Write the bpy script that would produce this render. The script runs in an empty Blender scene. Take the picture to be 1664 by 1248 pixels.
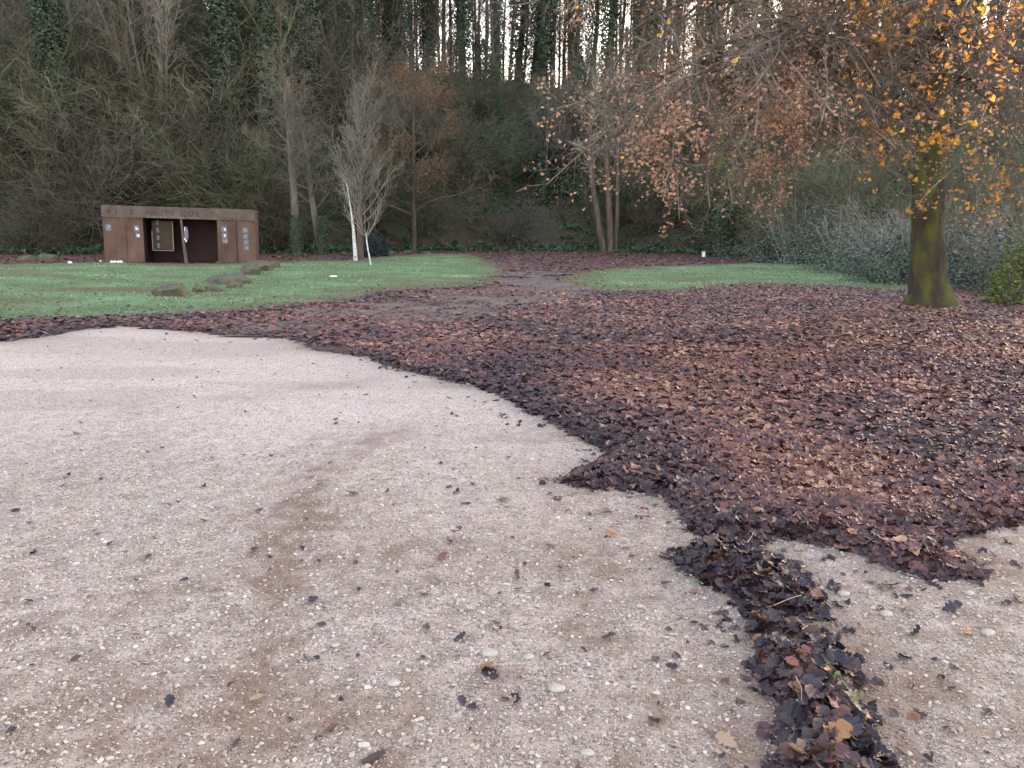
import bpy, math, random
import numpy as np
from mathutils import Vector, Matrix

rng = np.random.default_rng(7)
random.seed(7)
R = math.radians
S = bpy.context.scene
C = S.collection

# ------------------------------------------------------------------ camera, world, sun, exposure
EYE = 1.7
PITCH, ROLL, FPX = R(11.2), R(0.9), 1306.0
cam_d = bpy.data.cameras.new('camera'); cam = bpy.data.objects.new('camera', cam_d); C.objects.link(cam)
cam_d.sensor_width = 36; cam_d.lens = 36 * FPX / 1664; cam_d.clip_end = 2000; cam_d.clip_start = 0.05
cam.location = (0, 0, EYE)
cam.rotation_euler = (Matrix.Rotation(R(90) - PITCH, 3, 'X') @ Matrix.Rotation(ROLL, 3, 'Z')).to_euler()
S.camera = cam
CM = np.array(cam.rotation_euler.to_matrix())

SUN_EL, SUN_AZ = R(11), R(42)          # azimuth clockwise from +Y
w = bpy.data.worlds.new('World'); S.world = w; w.use_nodes = True
nt = w.node_tree; nt.nodes.clear()
sky = nt.nodes.new('ShaderNodeTexSky'); sky.sky_type = 'NISHITA'; sky.sun_disc = False
sky.sun_elevation = SUN_EL; sky.sun_rotation = SUN_AZ; sky.air_density = 1.0; sky.dust_density = 1.0; sky.ozone_density = 1.0
bg = nt.nodes.new('ShaderNodeBackground'); bg.inputs[1].default_value = 0.15
wo = nt.nodes.new('ShaderNodeOutputWorld')
nt.links.new(sky.outputs[0], bg.inputs[0]); nt.links.new(bg.outputs[0], wo.inputs[0])
sun_d = bpy.data.lights.new('sun', 'SUN'); sun = bpy.data.objects.new('sun', sun_d); C.objects.link(sun)
sun_d.energy = 2.0; sun_d.angle = R(0.6); sun_d.color = (1.0, 0.86, 0.66)
sdir = Vector((math.sin(SUN_AZ) * math.cos(SUN_EL), math.cos(SUN_AZ) * math.cos(SUN_EL), math.sin(SUN_EL)))
sun.rotation_euler = sdir.to_track_quat('Z', 'Y').to_euler()
sun.location = (40, 44, 60)
S.view_settings.view_transform = 'Standard'; S.view_settings.look = 'None'
S.view_settings.exposure = 3.1; S.view_settings.gamma = 1; S.view_settings.use_curve_mapping = False
S.view_settings.use_white_balance = True; S.view_settings.white_balance_temperature = 8400; S.view_settings.white_balance_tint = 27
S.cycles.max_bounces = 4; S.cycles.diffuse_bounces = 3; S.cycles.glossy_bounces = 2; S.cycles.transmission_bounces = 2

# ------------------------------------------------------------------ placing helpers (photo pixels of 1664x1248 -> points on the ground)
def ray(px, py):
    d = CM @ np.array([(px - 832) / FPX, -(py - 624) / FPX, -1.0]); return d
def gp(px, py, z=0.0):
    d = ray(px, py); t = (z - EYE) / d[2]; return np.array([d[0] * t, d[1] * t, z])
def at(px, py, Y):
    d = ray(px, py); t = Y / d[1]; return np.array([d[0] * t, Y, EYE + d[2] * t])
def to_px(P):
    q = (np.asarray(P) - np.array([0, 0, EYE])) @ CM
    return 832 + FPX * q[..., 0] / -q[..., 2], 624 - FPX * q[..., 1] / -q[..., 2]

def hsh(ix, iy, s=0):
    n = (ix * 374761393 + iy * 668265263 + s * 974634777) & 0x7fffffff
    n = ((n ^ (n >> 13)) * 1274126177) & 0x7fffffff
    return ((n ^ (n >> 16)) & 0xffff) / 65535.0
def vnoise(x, y, s=0):
    x = np.asarray(x, float); y = np.asarray(y, float)
    ix = np.floor(x).astype(np.int64); iy = np.floor(y).astype(np.int64)
    fx = x - ix; fy = y - iy; fx = fx * fx * (3 - 2 * fx); fy = fy * fy * (3 - 2 * fy)
    a = hsh(ix, iy, s); b = hsh(ix + 1, iy, s); c = hsh(ix, iy + 1, s); d = hsh(ix + 1, iy + 1, s)
    return (a * (1 - fx) + b * fx) * (1 - fy) + (c * (1 - fx) + d * fx) * fy
def fbm(x, y, s=0, o=4):
    v = 0; a = 0.5; t = 0
    for k in range(o):
        v = v + a * vnoise(x * 2**k, y * 2**k, s + k); t += a; a *= 0.5
    return v / t
def sstep(a, b, x):
    t = np.clip((np.asarray(x, float) - a) / (b - a), 0, 1); return t * t * (3 - 2 * t)

# ------------------------------------------------------------------ terrain height
FX = [-70, -40, -30, -20, -12, -4, 6, 14, 20, 26, 34, 50, 90]
FY = [20, 27, 33, 41, 46, 54, 57, 55, 50, 40, 34, 36, 40]
HX = [-80, -40, -24, -12, -4, 4, 12, 18, 30, 45, 60, 80, 110]
HZ = [27, 24, 18.5, 16.2, 15.3, 15, 15, 15.5, 18.0, 19.5, 21.8, 25.5, 28.5]  # far right heights, out of view, shaped to shade the gravel but light the oak
WX = [-80, -20, 0, 15, 30, 60]
WY = [42, 36, 26, 26, 34, 62]
def foot(x): return np.interp(x, FX, FY)
def height(x, y):
    x = np.asarray(x, float); y = np.asarray(y, float)
    t = np.clip((y - foot(x)) / np.interp(x, WX, WY), 0, 1)
    prof = t ** 0.8 * (1 - t) + t * (t * t * (3 - 2 * t)) if False else np.where(t < 1, 1 - (1 - t) ** 1.35, 1)
    prof = prof * sstep(0, .12, t)
    z = np.interp(x, HX, HZ) * prof
    z = z + prof * 2.2 * (fbm(x / 9, y / 9, 3) - 0.5) + sstep(0, .15, t) * 0.5 * (fbm(x / 2.2, y / 2.2, 5) - .5)
    return z
def flat(x, y):                         # gentle undulation of the open ground
    return 0.05 * (fbm(np.asarray(x) / 3.5, np.asarray(y) / 3.5, 11, 3) - .5) * sstep(2, 8, y) + 0.02 * (fbm(np.asarray(x) / .9, np.asarray(y) / .9, 12, 2) - .5)
def ground_z(x, y): return height(x, y) + flat(x, y)

def polypx(pts): return np.array([gp(a, b)[:2] for a, b in pts])
def inside(poly, x, y):
    x = np.asarray(x, float); y = np.asarray(y, float); r = np.zeros(x.shape, bool); n = len(poly)
    for i in range(n):
        x0, y0 = poly[i]; x1, y1 = poly[(i + 1) % n]
        if y0 == y1: continue
        c = ((y0 > y) != (y1 > y)) & (x < (x1 - x0) * (y - y0) / (y1 - y0) + x0); r ^= c
    return r
def pdist(poly, x, y, closed=True):
    x = np.asarray(x, float); y = np.asarray(y, float); d = np.full(x.shape, 1e9); n = len(poly)
    for i in range(n if closed else n - 1):
        a = poly[i]; b = poly[(i + 1) % n]; e = b - a; L = max(e @ e, 1e-9)
        t = np.clip(((x - a[0]) * e[0] + (y - a[1]) * e[1]) / L, 0, 1)
        d = np.minimum(d, np.hypot(x - a[0] - t * e[0], y - a[1] - t * e[1]))
    return d
def sdist(poly, x, y):                  # positive inside
    d = pdist(poly, x, y); return np.where(inside(poly, x, y), d, -d)

LITTER = polypx([(-700, 600), (-300, 575), (0, 556), (60, 550), (140, 536), (200, 531), (260, 534), (330, 541), (400, 546), (470, 549), (490, 556), (505, 569), (560, 575),
    (600, 580), (640, 597), (700, 610), (760, 625), (810, 641), (850, 665), (900, 690), (950, 712), (990, 735), (985, 745), (945, 765), (912, 782),
    (960, 795), (1020, 795), (1080, 806), (1110, 832), (1130, 860), (1160, 885), (1220, 890), (1262, 872), (1330, 885), (1400, 903), (1450, 925),
    (1510, 941), (1590, 940), (1600, 928), (1555, 900), (1540, 882), (1580, 862), (1664, 850), (1900, 840), (2500, 800),
    (2300, 520), (1900, 492), (1664, 482), (1500, 478), (1400, 466), (1300, 461), (1200, 462), (1100, 470), (1000, 474), (930, 472), (860, 464), (800, 466),
    (700, 470), (620, 475), (560, 487), (480, 492), (420, 502), (300, 510), (200, 515), (100, 517), (0, 522), (-300, 530), (-900, 560)])
RIDGE = polypx([(1093, 900), (1150, 884), (1230, 898), (1290, 928), (1342, 982), (1338, 1005), (1305, 1018), (1345, 1040), (1372, 1062), (1402, 1105),
    (1412, 1150), (1416, 1195), (1450, 1265), (1500, 1340), (1330, 1340), (1262, 1250), (1262, 1212), (1285, 1190), (1268, 1160), (1228, 1100), (1236, 1062), (1203, 1030),
    (1215, 1000), (1198, 970), (1150, 948), (1110, 922)])
LAWN_A = polypx([(-900, 470), (-300, 440), (0, 431), (170, 427), (300, 430), (430, 427), (500, 424), (580, 424), (640, 416), (700, 413), (765, 413), (800, 428), (815, 446),
    (780, 464), (620, 474), (560, 488), (480, 494), (400, 504), (200, 520), (0, 527), (-300, 534), (-900, 566)])
LAWN_B = polypx([(925, 470), (922, 452), (960, 441), (1050, 435), (1150, 431), (1250, 428), (1330, 431), (1400, 446), (1470, 462), (1560, 480), (1400, 472), (1250, 466), (1100, 474), (1000, 477)])

def lit_sd(x, y): return np.maximum(sdist(LITTER, x, y), sdist(RIDGE, x, y))
def pile(x, y):                         # height of the heaped leaves above the ground
    a = sdist(LITTER, x, y); b = sdist(RIDGE, x, y)
    near = sstep(13, 5, y)
    za = 0.042 * sstep(-0.01, 0.16, a) * (0.35 + .65 * near) * (.55 + .9 * fbm(np.asarray(x) / .35, np.asarray(y) / .35, 21, 3)) + 0.012 * near * np.exp(-((a - .22) / .14) ** 2) * (a > 0)
    zb = 0.085 * sstep(-0.01, 0.17, b) * (.55 + .8 * fbm(np.asarray(x) / .18, np.asarray(y) / .18, 22, 2))
    return np.maximum(za, zb)

# ------------------------------------------------------------------ materials
def mat(name, cols, scale=4.0, rough=.85, attr=None, attr_w=.7, bump=.0, bscale=None, spec=.3, stretch=(1, 1, 1), trans=0, detail=6, objrand=0, wet=None, metal=0):
    m = bpy.data.materials.new(name); m.use_nodes = True; n = m.node_tree.nodes; l = m.node_tree.links
    b = n['Principled BSDF']; out = n['Material Output']
    b.inputs['Roughness'].default_value = rough; b.inputs['Specular IOR Level'].default_value = spec; b.inputs['Metallic'].default_value = metal
    tc = n.new('ShaderNodeTexCoord'); mp = n.new('ShaderNodeMapping'); mp.inputs['Scale'].default_value = stretch
    l.new(tc.outputs['Object'], mp.inputs[0])
    nz = n.new('ShaderNodeTexNoise'); nz.inputs['Scale'].default_value = scale; nz.inputs['Detail'].default_value = detail; nz.inputs['Roughness'].default_value = .65
    l.new(mp.outputs[0], nz.inputs[0])
    fac = nz.outputs['Fac']
    mr = n.new('ShaderNodeMapRange'); mr.inputs[1].default_value = .3; mr.inputs[2].default_value = .7; l.new(fac, mr.inputs[0]); fac = mr.outputs[0]
    if attr or objrand:
        if attr: an = n.new('ShaderNodeAttribute'); an.attribute_name = attr; src = an.outputs['Fac']
        else: an = n.new('ShaderNodeObjectInfo'); src = an.outputs['Random']
        mx = n.new('ShaderNodeMix'); mx.inputs[0].default_value = attr_w
        l.new(fac, mx.inputs[2]); l.new(src, mx.inputs[3]); fac = mx.outputs[0]
    cr = n.new('ShaderNodeValToRGB'); el = cr.color_ramp.elements
    while len(el) < len(cols): el.new(.5)
    for i, c in enumerate(cols):
        pos = i / (len(cols) - 1)
        if len(c) == 4: pos = c[3]
        el[i].position = pos; el[i].color = (*c[:3], 1)
    l.new(fac, cr.inputs[0]); l.new(cr.outputs[0], b.inputs['Base Color'])
    if bump:
        n2 = n.new('ShaderNodeTexNoise'); n2.inputs['Scale'].default_value = bscale or scale * 5; n2.inputs['Detail'].default_value = 5
        l.new(mp.outputs[0], n2.inputs[0])
        bp = n.new('ShaderNodeBump'); bp.inputs['Strength'].default_value = bump; bp.inputs['Distance'].default_value = .02
        l.new(n2.outputs['Fac'], bp.inputs['Height']); l.new(bp.outputs[0], b.inputs['Normal'])
    if trans:
        tr = n.new('ShaderNodeBsdfTranslucent'); l.new(cr.outputs[0], tr.inputs[0])
        ms = n.new('ShaderNodeMixShader'); ms.inputs[0].default_value = trans
        l.new(b.outputs[0], ms.inputs[1]); l.new(tr.outputs[0], ms.inputs[2]); l.new(ms.outputs[0], out.inputs[0])
    m['cr'] = cr.name
    return m

def mix_attr(m, attr, col, rough=None):  # mixes a second colour in by a mesh attribute (real stains, worn or muddy ground)
    n = m.node_tree.nodes; l = m.node_tree.links; b = n['Principled BSDF']
    cur = b.inputs['Base Color'].links[0].from_socket
    an = n.new('ShaderNodeAttribute'); an.attribute_name = attr
    nz = n.new('ShaderNodeTexNoise'); nz.inputs['Scale'].default_value = 9; nz.inputs['Detail'].default_value = 6
    tc = n.new('ShaderNodeTexCoord'); l.new(tc.outputs['Object'], nz.inputs[0])
    ma = n.new('ShaderNodeMath'); ma.operation = 'MULTIPLY_ADD'; l.new(nz.outputs['Fac'], ma.inputs[0]); ma.inputs[1].default_value = 1.6; ma.inputs[2].default_value = -.8
    ad = n.new('ShaderNodeMath'); ad.operation = 'MULTIPLY'; l.new(an.outputs['Fac'], ad.inputs[0])
    a1 = n.new('ShaderNodeMath'); a1.operation = 'ADD'; l.new(ma.outputs[0], a1.inputs[0]); a1.inputs[1].default_value = 1.0
    l.new(a1.outputs[0], ad.inputs[1]); ad.use_clamp = True
    mx = n.new('ShaderNodeMix'); mx.data_type = 'RGBA'; l.new(ad.outputs[0], mx.inputs[0]); l.new(cur, mx.inputs[6]); mx.inputs[7].default_value = (*col, 1)
    l.new(mx.outputs[2], b.inputs['Base Color'])

def gravel_material():
    m = mat('gravel_fines', [(.19, .135, .105), (.37, .285, .23), (.53, .425, .35)], scale=7, rough=.9, detail=12)
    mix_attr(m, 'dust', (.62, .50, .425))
    n = m.node_tree.nodes; l = m.node_tree.links; b = n['Principled BSDF']
    cur = b.inputs['Base Color'].links[0].from_socket
    tc = n.new('ShaderNodeTexCoord')
    last = cur; hs = []
    for sc, amt in ((48, .75), (110, .8)):
        v = n.new('ShaderNodeTexVoronoi'); v.inputs['Scale'].default_value = sc; l.new(tc.outputs['Object'], v.inputs['Vector'])
        cr = n.new('ShaderNodeValToRGB'); e = cr.color_ramp.elements
        for i, (p, c) in enumerate(((0, (.10, .075, .062)), (.3, (.27, .21, .175)), (.7, (.47, .40, .345)), (1, (.80, .74, .67)))):
            if i > 1: e.new(p)
            e[i].position = p; e[i].color = (*c, 1)
        sp = n.new('ShaderNodeSeparateColor'); l.new(v.outputs['Color'], sp.inputs[0]); l.new(sp.outputs[0], cr.inputs[0])
        # only some cells carry a stone
        gt = n.new('ShaderNodeMath'); gt.operation = 'GREATER_THAN'; l.new(sp.outputs[1], gt.inputs[0]); gt.inputs[1].default_value = .22
        dd = n.new('ShaderNodeMapRange'); l.new(v.outputs['Distance'], dd.inputs[0]); dd.inputs[1].default_value = .28; dd.inputs[2].default_value = .5; dd.inputs[3].default_value = 1; dd.inputs[4].default_value = 0
        mu = n.new('ShaderNodeMath'); mu.operation = 'MULTIPLY'; l.new(gt.outputs[0], mu.inputs[0]); l.new(dd.outputs[0], mu.inputs[1])
        m2 = n.new('ShaderNodeMath'); m2.operation = 'MULTIPLY'; l.new(mu.outputs[0], m2.inputs[0]); m2.inputs[1].default_value = amt
        mx = n.new('ShaderNodeMix'); mx.data_type = 'RGBA'; l.new(m2.outputs[0], mx.inputs[0]); l.new(last, mx.inputs[6]); l.new(cr.outputs[0], mx.inputs[7])
        last = mx.outputs[2]; hs.append(mu.outputs[0])
    l.new(last, b.inputs['Base Color'])
    ad = n.new('ShaderNodeMath'); ad.operation = 'MULTIPLY_ADD'; l.new(hs[1], ad.inputs[0]); ad.inputs[1].default_value = .4; l.new(hs[0], ad.inputs[2])
    bp = n.new('ShaderNodeBump'); bp.inputs['Strength'].default_value = 1; bp.inputs['Distance'].default_value = .009
    l.new(ad.outputs[0], bp.inputs['Height']); l.new(bp.outputs[0], b.inputs['Normal'])
    mix_attr(m, 'wear', (.215, .145, .105))
    return m

M = {}
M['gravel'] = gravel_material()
M['pebble'] = mat('pebble', [(.13, .10, .09), (.28, .215, .175, .2), (.41, .33, .27, .5), (.52, .435, .36, .8), (.64, .555, .47, .95), (.78, .71, .63)], scale=40, rough=.75, attr='tone', attr_w=.85, bump=.3)
M['stone'] = mat('stone', [(.26, .22, .18), (.42, .36, .30), (.54, .48, .41)], scale=25, rough=.8, bump=.5, bscale=90)
M['soil'] = mat('soil', [(.034, .024, .018), (.065, .044, .033), (.050, .056, .030), (.085, .062, .046)], scale=.45, rough=.95, bump=.8, bscale=6, detail=10)
M['floor'] = mat('forest_floor', [(.070, .032, .022), (.14, .055, .036), (.11, .066, .042)], scale=1.2, rough=.9, bump=.6, bscale=18, detail=10)
M['underlay'] = mat('litter_base', [(.018, .011, .012), (.055, .028, .022), (.085, .042, .032)], scale=14, rough=.7, bump=1, bscale=40)
M['turf'] = mat('turf', [(.060, .070, .026), (.085, .150, .065), (.125, .25, .13)], scale=.5, rough=.9, bump=.6, bscale=30, detail=10)
mix_attr(M['turf'], 'wear', (.12, .075, .045))
M['grass'] = mat('grass_blades', [(.19, .145, .075), (.14, .175, .075), (.15, .255, .125), (.23, .355, .205), (.42, .52, .37)], scale=.35, rough=.7, attr='tone', attr_w=.55)
M['litter'] = mat('litter_leaf', [(.014, .008, .010), (.038, .018, .020, .18), (.088, .034, .031, .40), (.150, .055, .043, .62), (.22, .078, .042, .82), (.38, .19, .115, .94), (.52, .34, .23)], scale=30, rough=.5, attr='tone', attr_w=.88, spec=.4)
def leafm(name, a, b): return mat(name, [a, b], scale=25, rough=.42, spec=.5, bump=.2, bscale=80)
M['leaf_dark'] = leafm('leaf_dark', (.014, .011, .015), (.038, .026, .030))
M['leaf_brown'] = leafm('leaf_brown', (.045, .022, .018), (.10, .048, .036))
M['leaf_red'] = leafm('leaf_red', (.13, .040, .022), (.22, .075, .04))
M['leaf_orange'] = leafm('leaf_orange', (.24, .095, .03), (.36, .165, .06))
M['leaf_tan'] = leafm('leaf_tan', (.27, .155, .09), (.42, .27, .17))
M['leaf_green'] = leafm('leaf_green', (.07, .095, .02), (.19, .21, .06))
M['bark'] = mat('bark_brown', [(.035, .026, .020), (.075, .056, .043), (.12, .095, .075)], scale=5, rough=.9, bump=.7, bscale=22, stretch=(1, 1, .25))
M['bark_pale'] = mat('bark_grey', [(.10, .085, .07), (.17, .15, .125), (.26, .24, .21)], scale=6, rough=.9, bump=.5, bscale=22, stretch=(1, 1, .3))
M['bark_grey2'] = mat('bark_grey_brown', [(.055, .048, .036), (.105, .092, .072), (.17, .155, .13)], scale=4, rough=.9, bump=.5, bscale=22, stretch=(1, 1, .3))
M['bark_white'] = mat('bark_white', [(.10, .08, .07), (.52, .50, .47, .38), (.72, .70, .67)], scale=3.5, rough=.8, bump=.3, stretch=(1, 1, 2.2))
M['bark_red'] = mat('bark_reddish', [(.050, .034, .027), (.105, .074, .060), (.165, .122, .10)], scale=7, rough=.9, bump=.6, bscale=25, stretch=(1, 1, .2))
M['twig'] = mat('twigs_brown', [(.060, .052, .040), (.115, .101, .080), (.18, .160, .132)], scale=.6, rough=.9)  # twig, soil and ivy colours lifted to stand in for a flare veil
M['twig_pale'] = mat('twigs_pale', [(.14, .12, .095), (.24, .215, .18), (.32, .30, .255)], scale=.6, rough=.9)
M['twig_greyer'] = mat('twigs_light_grey', [(.10, .088, .072), (.165, .15, .125), (.225, .21, .18)], scale=.6, rough=.9)
M['twig_grey'] = mat('twigs_grey', [(.075, .068, .056), (.135, .126, .105), (.19, .18, .152)], scale=.6, rough=.9)
M['twig_moss'] = mat('twigs_mossy', [(.052, .060, .032), (.098, .108, .062), (.155, .158, .112)], scale=.6, rough=.9)
M['mossbark'] = mat('bark_mossy', [(.026, .019, .015, .0), (.046, .035, .027, .42), (.054, .052, .020, .52), (.066, .074, .017, .72), (.092, .102, .024)], scale=2.2, rough=.95, bump=1, bscale=30, stretch=(1, 1, .5), detail=12)
M['ivy'] = mat('ivy_leaf', [(.012, .022, .014), (.024, .047, .026), (.042, .078, .042), (.095, .135, .08)], scale=1.2, rough=.5, attr='tone', attr_w=.7, spec=.4)
M['fern'] = mat('fern_leaf', [(.014, .040, .020), (.028, .078, .036), (.050, .12, .055), (.10, .17, .08)], scale=.8, rough=.7, attr='tone', attr_w=.6)
M['bramble'] = mat('bramble_leaf', [(.020, .038, .026), (.050, .085, .062), (.10, .15, .115), (.26, .33, .28)], scale=1.0, rough=.45, attr='tone', attr_w=.75, spec=.4)
M['yellowgreen'] = mat('yellow_green_leaf', [(.04, .055, .02), (.09, .12, .03), (.18, .20, .05), (.34, .34, .10)], scale=1.5, rough=.6, attr='tone', attr_w=.7, trans=.3)
M['darkbush'] = mat('dark_evergreen_leaf', [(.006, .014, .018), (.015, .032, .035), (.03, .055, .055)], scale=3, rough=.6, attr='tone', attr_w=.6)
M['rusty'] = mat('rusty_leaf', [(.09, .045, .026), (.20, .098, .055), (.34, .17, .09)], scale=1.2, rough=.7, attr='tone', attr_w=.6, trans=.35)
M['oak_brown'] = mat('oak_leaf_brown', [(.12, .060, .038), (.26, .135, .090), (.42, .24, .165), (.56, .36, .26)], scale=3, rough=.6, attr='tone', attr_w=.75, trans=.3)
M['oak_gold'] = mat('oak_leaf_gold', [(.36, .14, .035), (.50, .24, .05), (.64, .38, .07)], scale=.8, rough=.6, attr='tone', attr_w=.5, trans=.5)
M['steel'] = mat('weathered_steel', [(.060, .033, .027), (.115, .062, .046), (.155, .090, .068)], scale=1.6, rough=.8, bump=.15, bscale=30, stretch=(1, 1, .5), spec=.3)
M['steel_top'] = mat('weathered_steel_lintel', [(.070, .047, .041), (.108, .075, .066), (.15, .108, .097)], scale=2, rough=.75, bump=.1, bscale=30)
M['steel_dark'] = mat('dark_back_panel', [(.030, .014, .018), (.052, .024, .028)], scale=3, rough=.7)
M['black'] = mat('hole_black', [(.005, .004, .004), (.012, .010, .010)], scale=5, rough=.9)
M['letter_faint'] = mat('letter_faint', [(.060, .041, .037), (.083, .058, .051)], scale=9, rough=.8)
M['letter'] = mat('letter_dark', [(.038, .026, .025), (.055, .038, .035)], scale=9, rough=.8)
M['board'] = mat('notice_board', [(.032, .019, .012), (.048, .029, .018), (.06, .038, .025)], scale=6, rough=.6)
M['frame'] = mat('pale_frame', [(.26, .24, .22), (.34, .32, .30)], scale=8, rough=.5)
M['photo'] = mat('blue_grey_print', [(.10, .10, .13), (.17, .17, .21)], scale=14, rough=.5)
M['white'] = mat('white_print', [(.55, .57, .66), (.78, .80, .85)], scale=20, rough=.6)
M['whitestone'] = mat('white_stone', [(.72, .72, .70), (.85, .85, .84)], scale=20, rough=.6)
M['boulder'] = mat('boulder', [(.045, .038, .028), (.10, .086, .068), (.19, .165, .135)], scale=3.5, rough=.9, bump=1, bscale=14)
def mossy(m, col=(.065, .07, .02), thr=.2):
    n = m.node_tree.nodes; l = m.node_tree.links; b = n['Principled BSDF']; cur = b.inputs['Base Color'].links[0].from_socket
    tc = n.new('ShaderNodeTexCoord'); nz = n.new('ShaderNodeTexNoise'); nz.inputs['Scale'].default_value = 3.2; nz.inputs['Detail'].default_value = 8; l.new(tc.outputs['Object'], nz.inputs[0])
    mr = n.new('ShaderNodeMapRange'); l.new(nz.outputs['Fac'], mr.inputs[0]); mr.inputs[1].default_value = .5; mr.inputs[2].default_value = .72
    mx = n.new('ShaderNodeMix'); mx.data_type = 'RGBA'; l.new(mr.outputs[0], mx.inputs[0]); l.new(cur, mx.inputs[6]); mx.inputs[7].default_value = (*col, 1); l.new(mx.outputs[2], b.inputs['Base Color'])
mossy(M['boulder'])

# ------------------------------------------------------------------ object helpers
def make_mesh(name, V, F, tone=None, smooth=False, attrs=None, mats=None, fmat=None):
    """F: list of (m,k) int arrays; tone: per-face floats."""
    me = bpy.data.meshes.new(name); V = np.asarray(V, np.float32)
    F = [np.asarray(f) for f in F if len(f)]
    me.vertices.add(len(V)); me.vertices.foreach_set('co', V.ravel())
    tot = sum(f.size for f in F); npoly = sum(len(f) for f in F)
    me.loops.add(tot); me.polygons.add(npoly)
    me.loops.foreach_set('vertex_index', np.concatenate([f.ravel() for f in F]).astype(np.int32))
    cnt = np.concatenate([np.full(len(f), f.shape[1]) for f in F]); st = np.concatenate([[0], np.cumsum(cnt)[:-1]])
    me.polygons.foreach_set('loop_start', st.astype(np.int32))
    if smooth: me.polygons.foreach_set('use_smooth', np.ones(npoly, bool))
    else: me.polygons.foreach_set('use_smooth', np.zeros(npoly, bool))
    if tone is not None:
        a = me.attributes.new('tone', 'FLOAT', 'FACE'); a.data.foreach_set('value', np.asarray(tone, np.float32))
    for k, v in (attrs or {}).items():
        a = me.attributes.new(k, 'FLOAT', 'POINT'); a.data.foreach_set('value', np.asarray(v, np.float32))
    me.update(calc_edges=True)
    for m_ in (mats or []): me.materials.append(m_)
    return me
def link(name, me, parent=None, loc=None, **kw):
    o = bpy.data.objects.new(name, me); C.objects.link(o)
    if parent: o.parent = parent
    if loc is not None: o.location = loc
    for k, v in kw.items(): o[k] = v
    return o
def thing(name, label, cat, loc=(0, 0, 0), group=None, rz=0):
    o = bpy.data.objects.new(name, None); C.objects.link(o); o.location = loc; o.rotation_euler[2] = rz; o.empty_display_size = .2
    tag(o, label, cat, group); return o
def tag(o, label, cat, group=None):
    o['label'] = label; o['category'] = cat
    if group: o['group'] = group
    return o

class Box:
    """collects boxes / prisms into one mesh"""
    def __init__(s): s.V = []; s.F = []; s.n = 0
    def add(s, x0, x1, y0, y1, z0, z1):
        v = [(x, y, z) for z in (z0, z1) for y in (y0, y1) for x in (x0, x1)]
        f = [(0, 2, 3, 1), (4, 5, 7, 6), (0, 1, 5, 4), (2, 6, 7, 3), (0, 4, 6, 2), (1, 3, 7, 5)]
        s.V += v; s.F += [[i + s.n for i in q] for q in f]; s.n += 8; return s
    def me(s, name, m): return make_mesh(name, s.V, [np.array(s.F)], mats=[m])
def cyl_y(x, z, r, y0, y1, n=8):
    a = np.arange(n) * 2 * np.pi / n; ring = np.stack([x + r * np.cos(a), 0 * a, z + r * np.sin(a)], 1)
    A = ring.copy(); A[:, 1] = y0; B = ring.copy(); B[:, 1] = y1
    q = [[i, (i + 1) % n, n + (i + 1) % n, n + i] for i in range(n)]
    return np.vstack([A, B]), [np.array(q), np.array([list(range(n))]), np.array([list(range(2 * n - 1, n - 1, -1))])]

class Tubes:
    def __init__(s): s.g = {}
    def add(s, pts, rad, sides): s.g.setdefault((len(pts), sides), []).append((pts, rad))
    def build(s):
        Vs = []; Fs = []; off = 0
        for (K, n), L in s.g.items():
            P = np.array([a for a, b in L], float); Rr = np.array([b for a, b in L], float); N = len(L)
            T = np.gradient(P, axis=1); T /= np.linalg.norm(T, axis=2, keepdims=True) + 1e-9
            D = P[:, -1] - P[:, 0]; D /= np.linalg.norm(D, axis=1, keepdims=True) + 1e-9
            ref = np.where(np.abs(D[:, 2:3]) > .8, np.array([[1., 0, 0]]), np.array([[0, 0, 1.]]))
            U = np.cross(T, ref[:, None, :]); U /= np.linalg.norm(U, axis=2, keepdims=True) + 1e-9
            W = np.cross(T, U)
            a = np.arange(n) * 2 * np.pi / n
            V = P[:, :, None, :] + Rr[:, :, None, None] * (U[:, :, None, :] * np.cos(a)[None, None, :, None] + W[:, :, None, :] * np.sin(a)[None, None, :, None])
            Vs.append(V.reshape(-1, 3))
            k = np.arange(K - 1)[:, None]; j = np.arange(n)[None, :]
            q = np.stack([k * n + j, k * n + (j + 1) % n, (k + 1) * n + (j + 1) % n, (k + 1) * n + j], -1).reshape(-1, 4)
            F = (np.arange(N)[:, None, None] * K * n + q[None]).reshape(-1, 4) + off
            Fs.append(F); off += N * K * n
        return np.vstack(Vs), [np.vstack(Fs)]
    def mesh(s, name, m, smooth=True):
        V, F = s.build(); return make_mesh(name, V, F, smooth=smooth, mats=[m])

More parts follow.
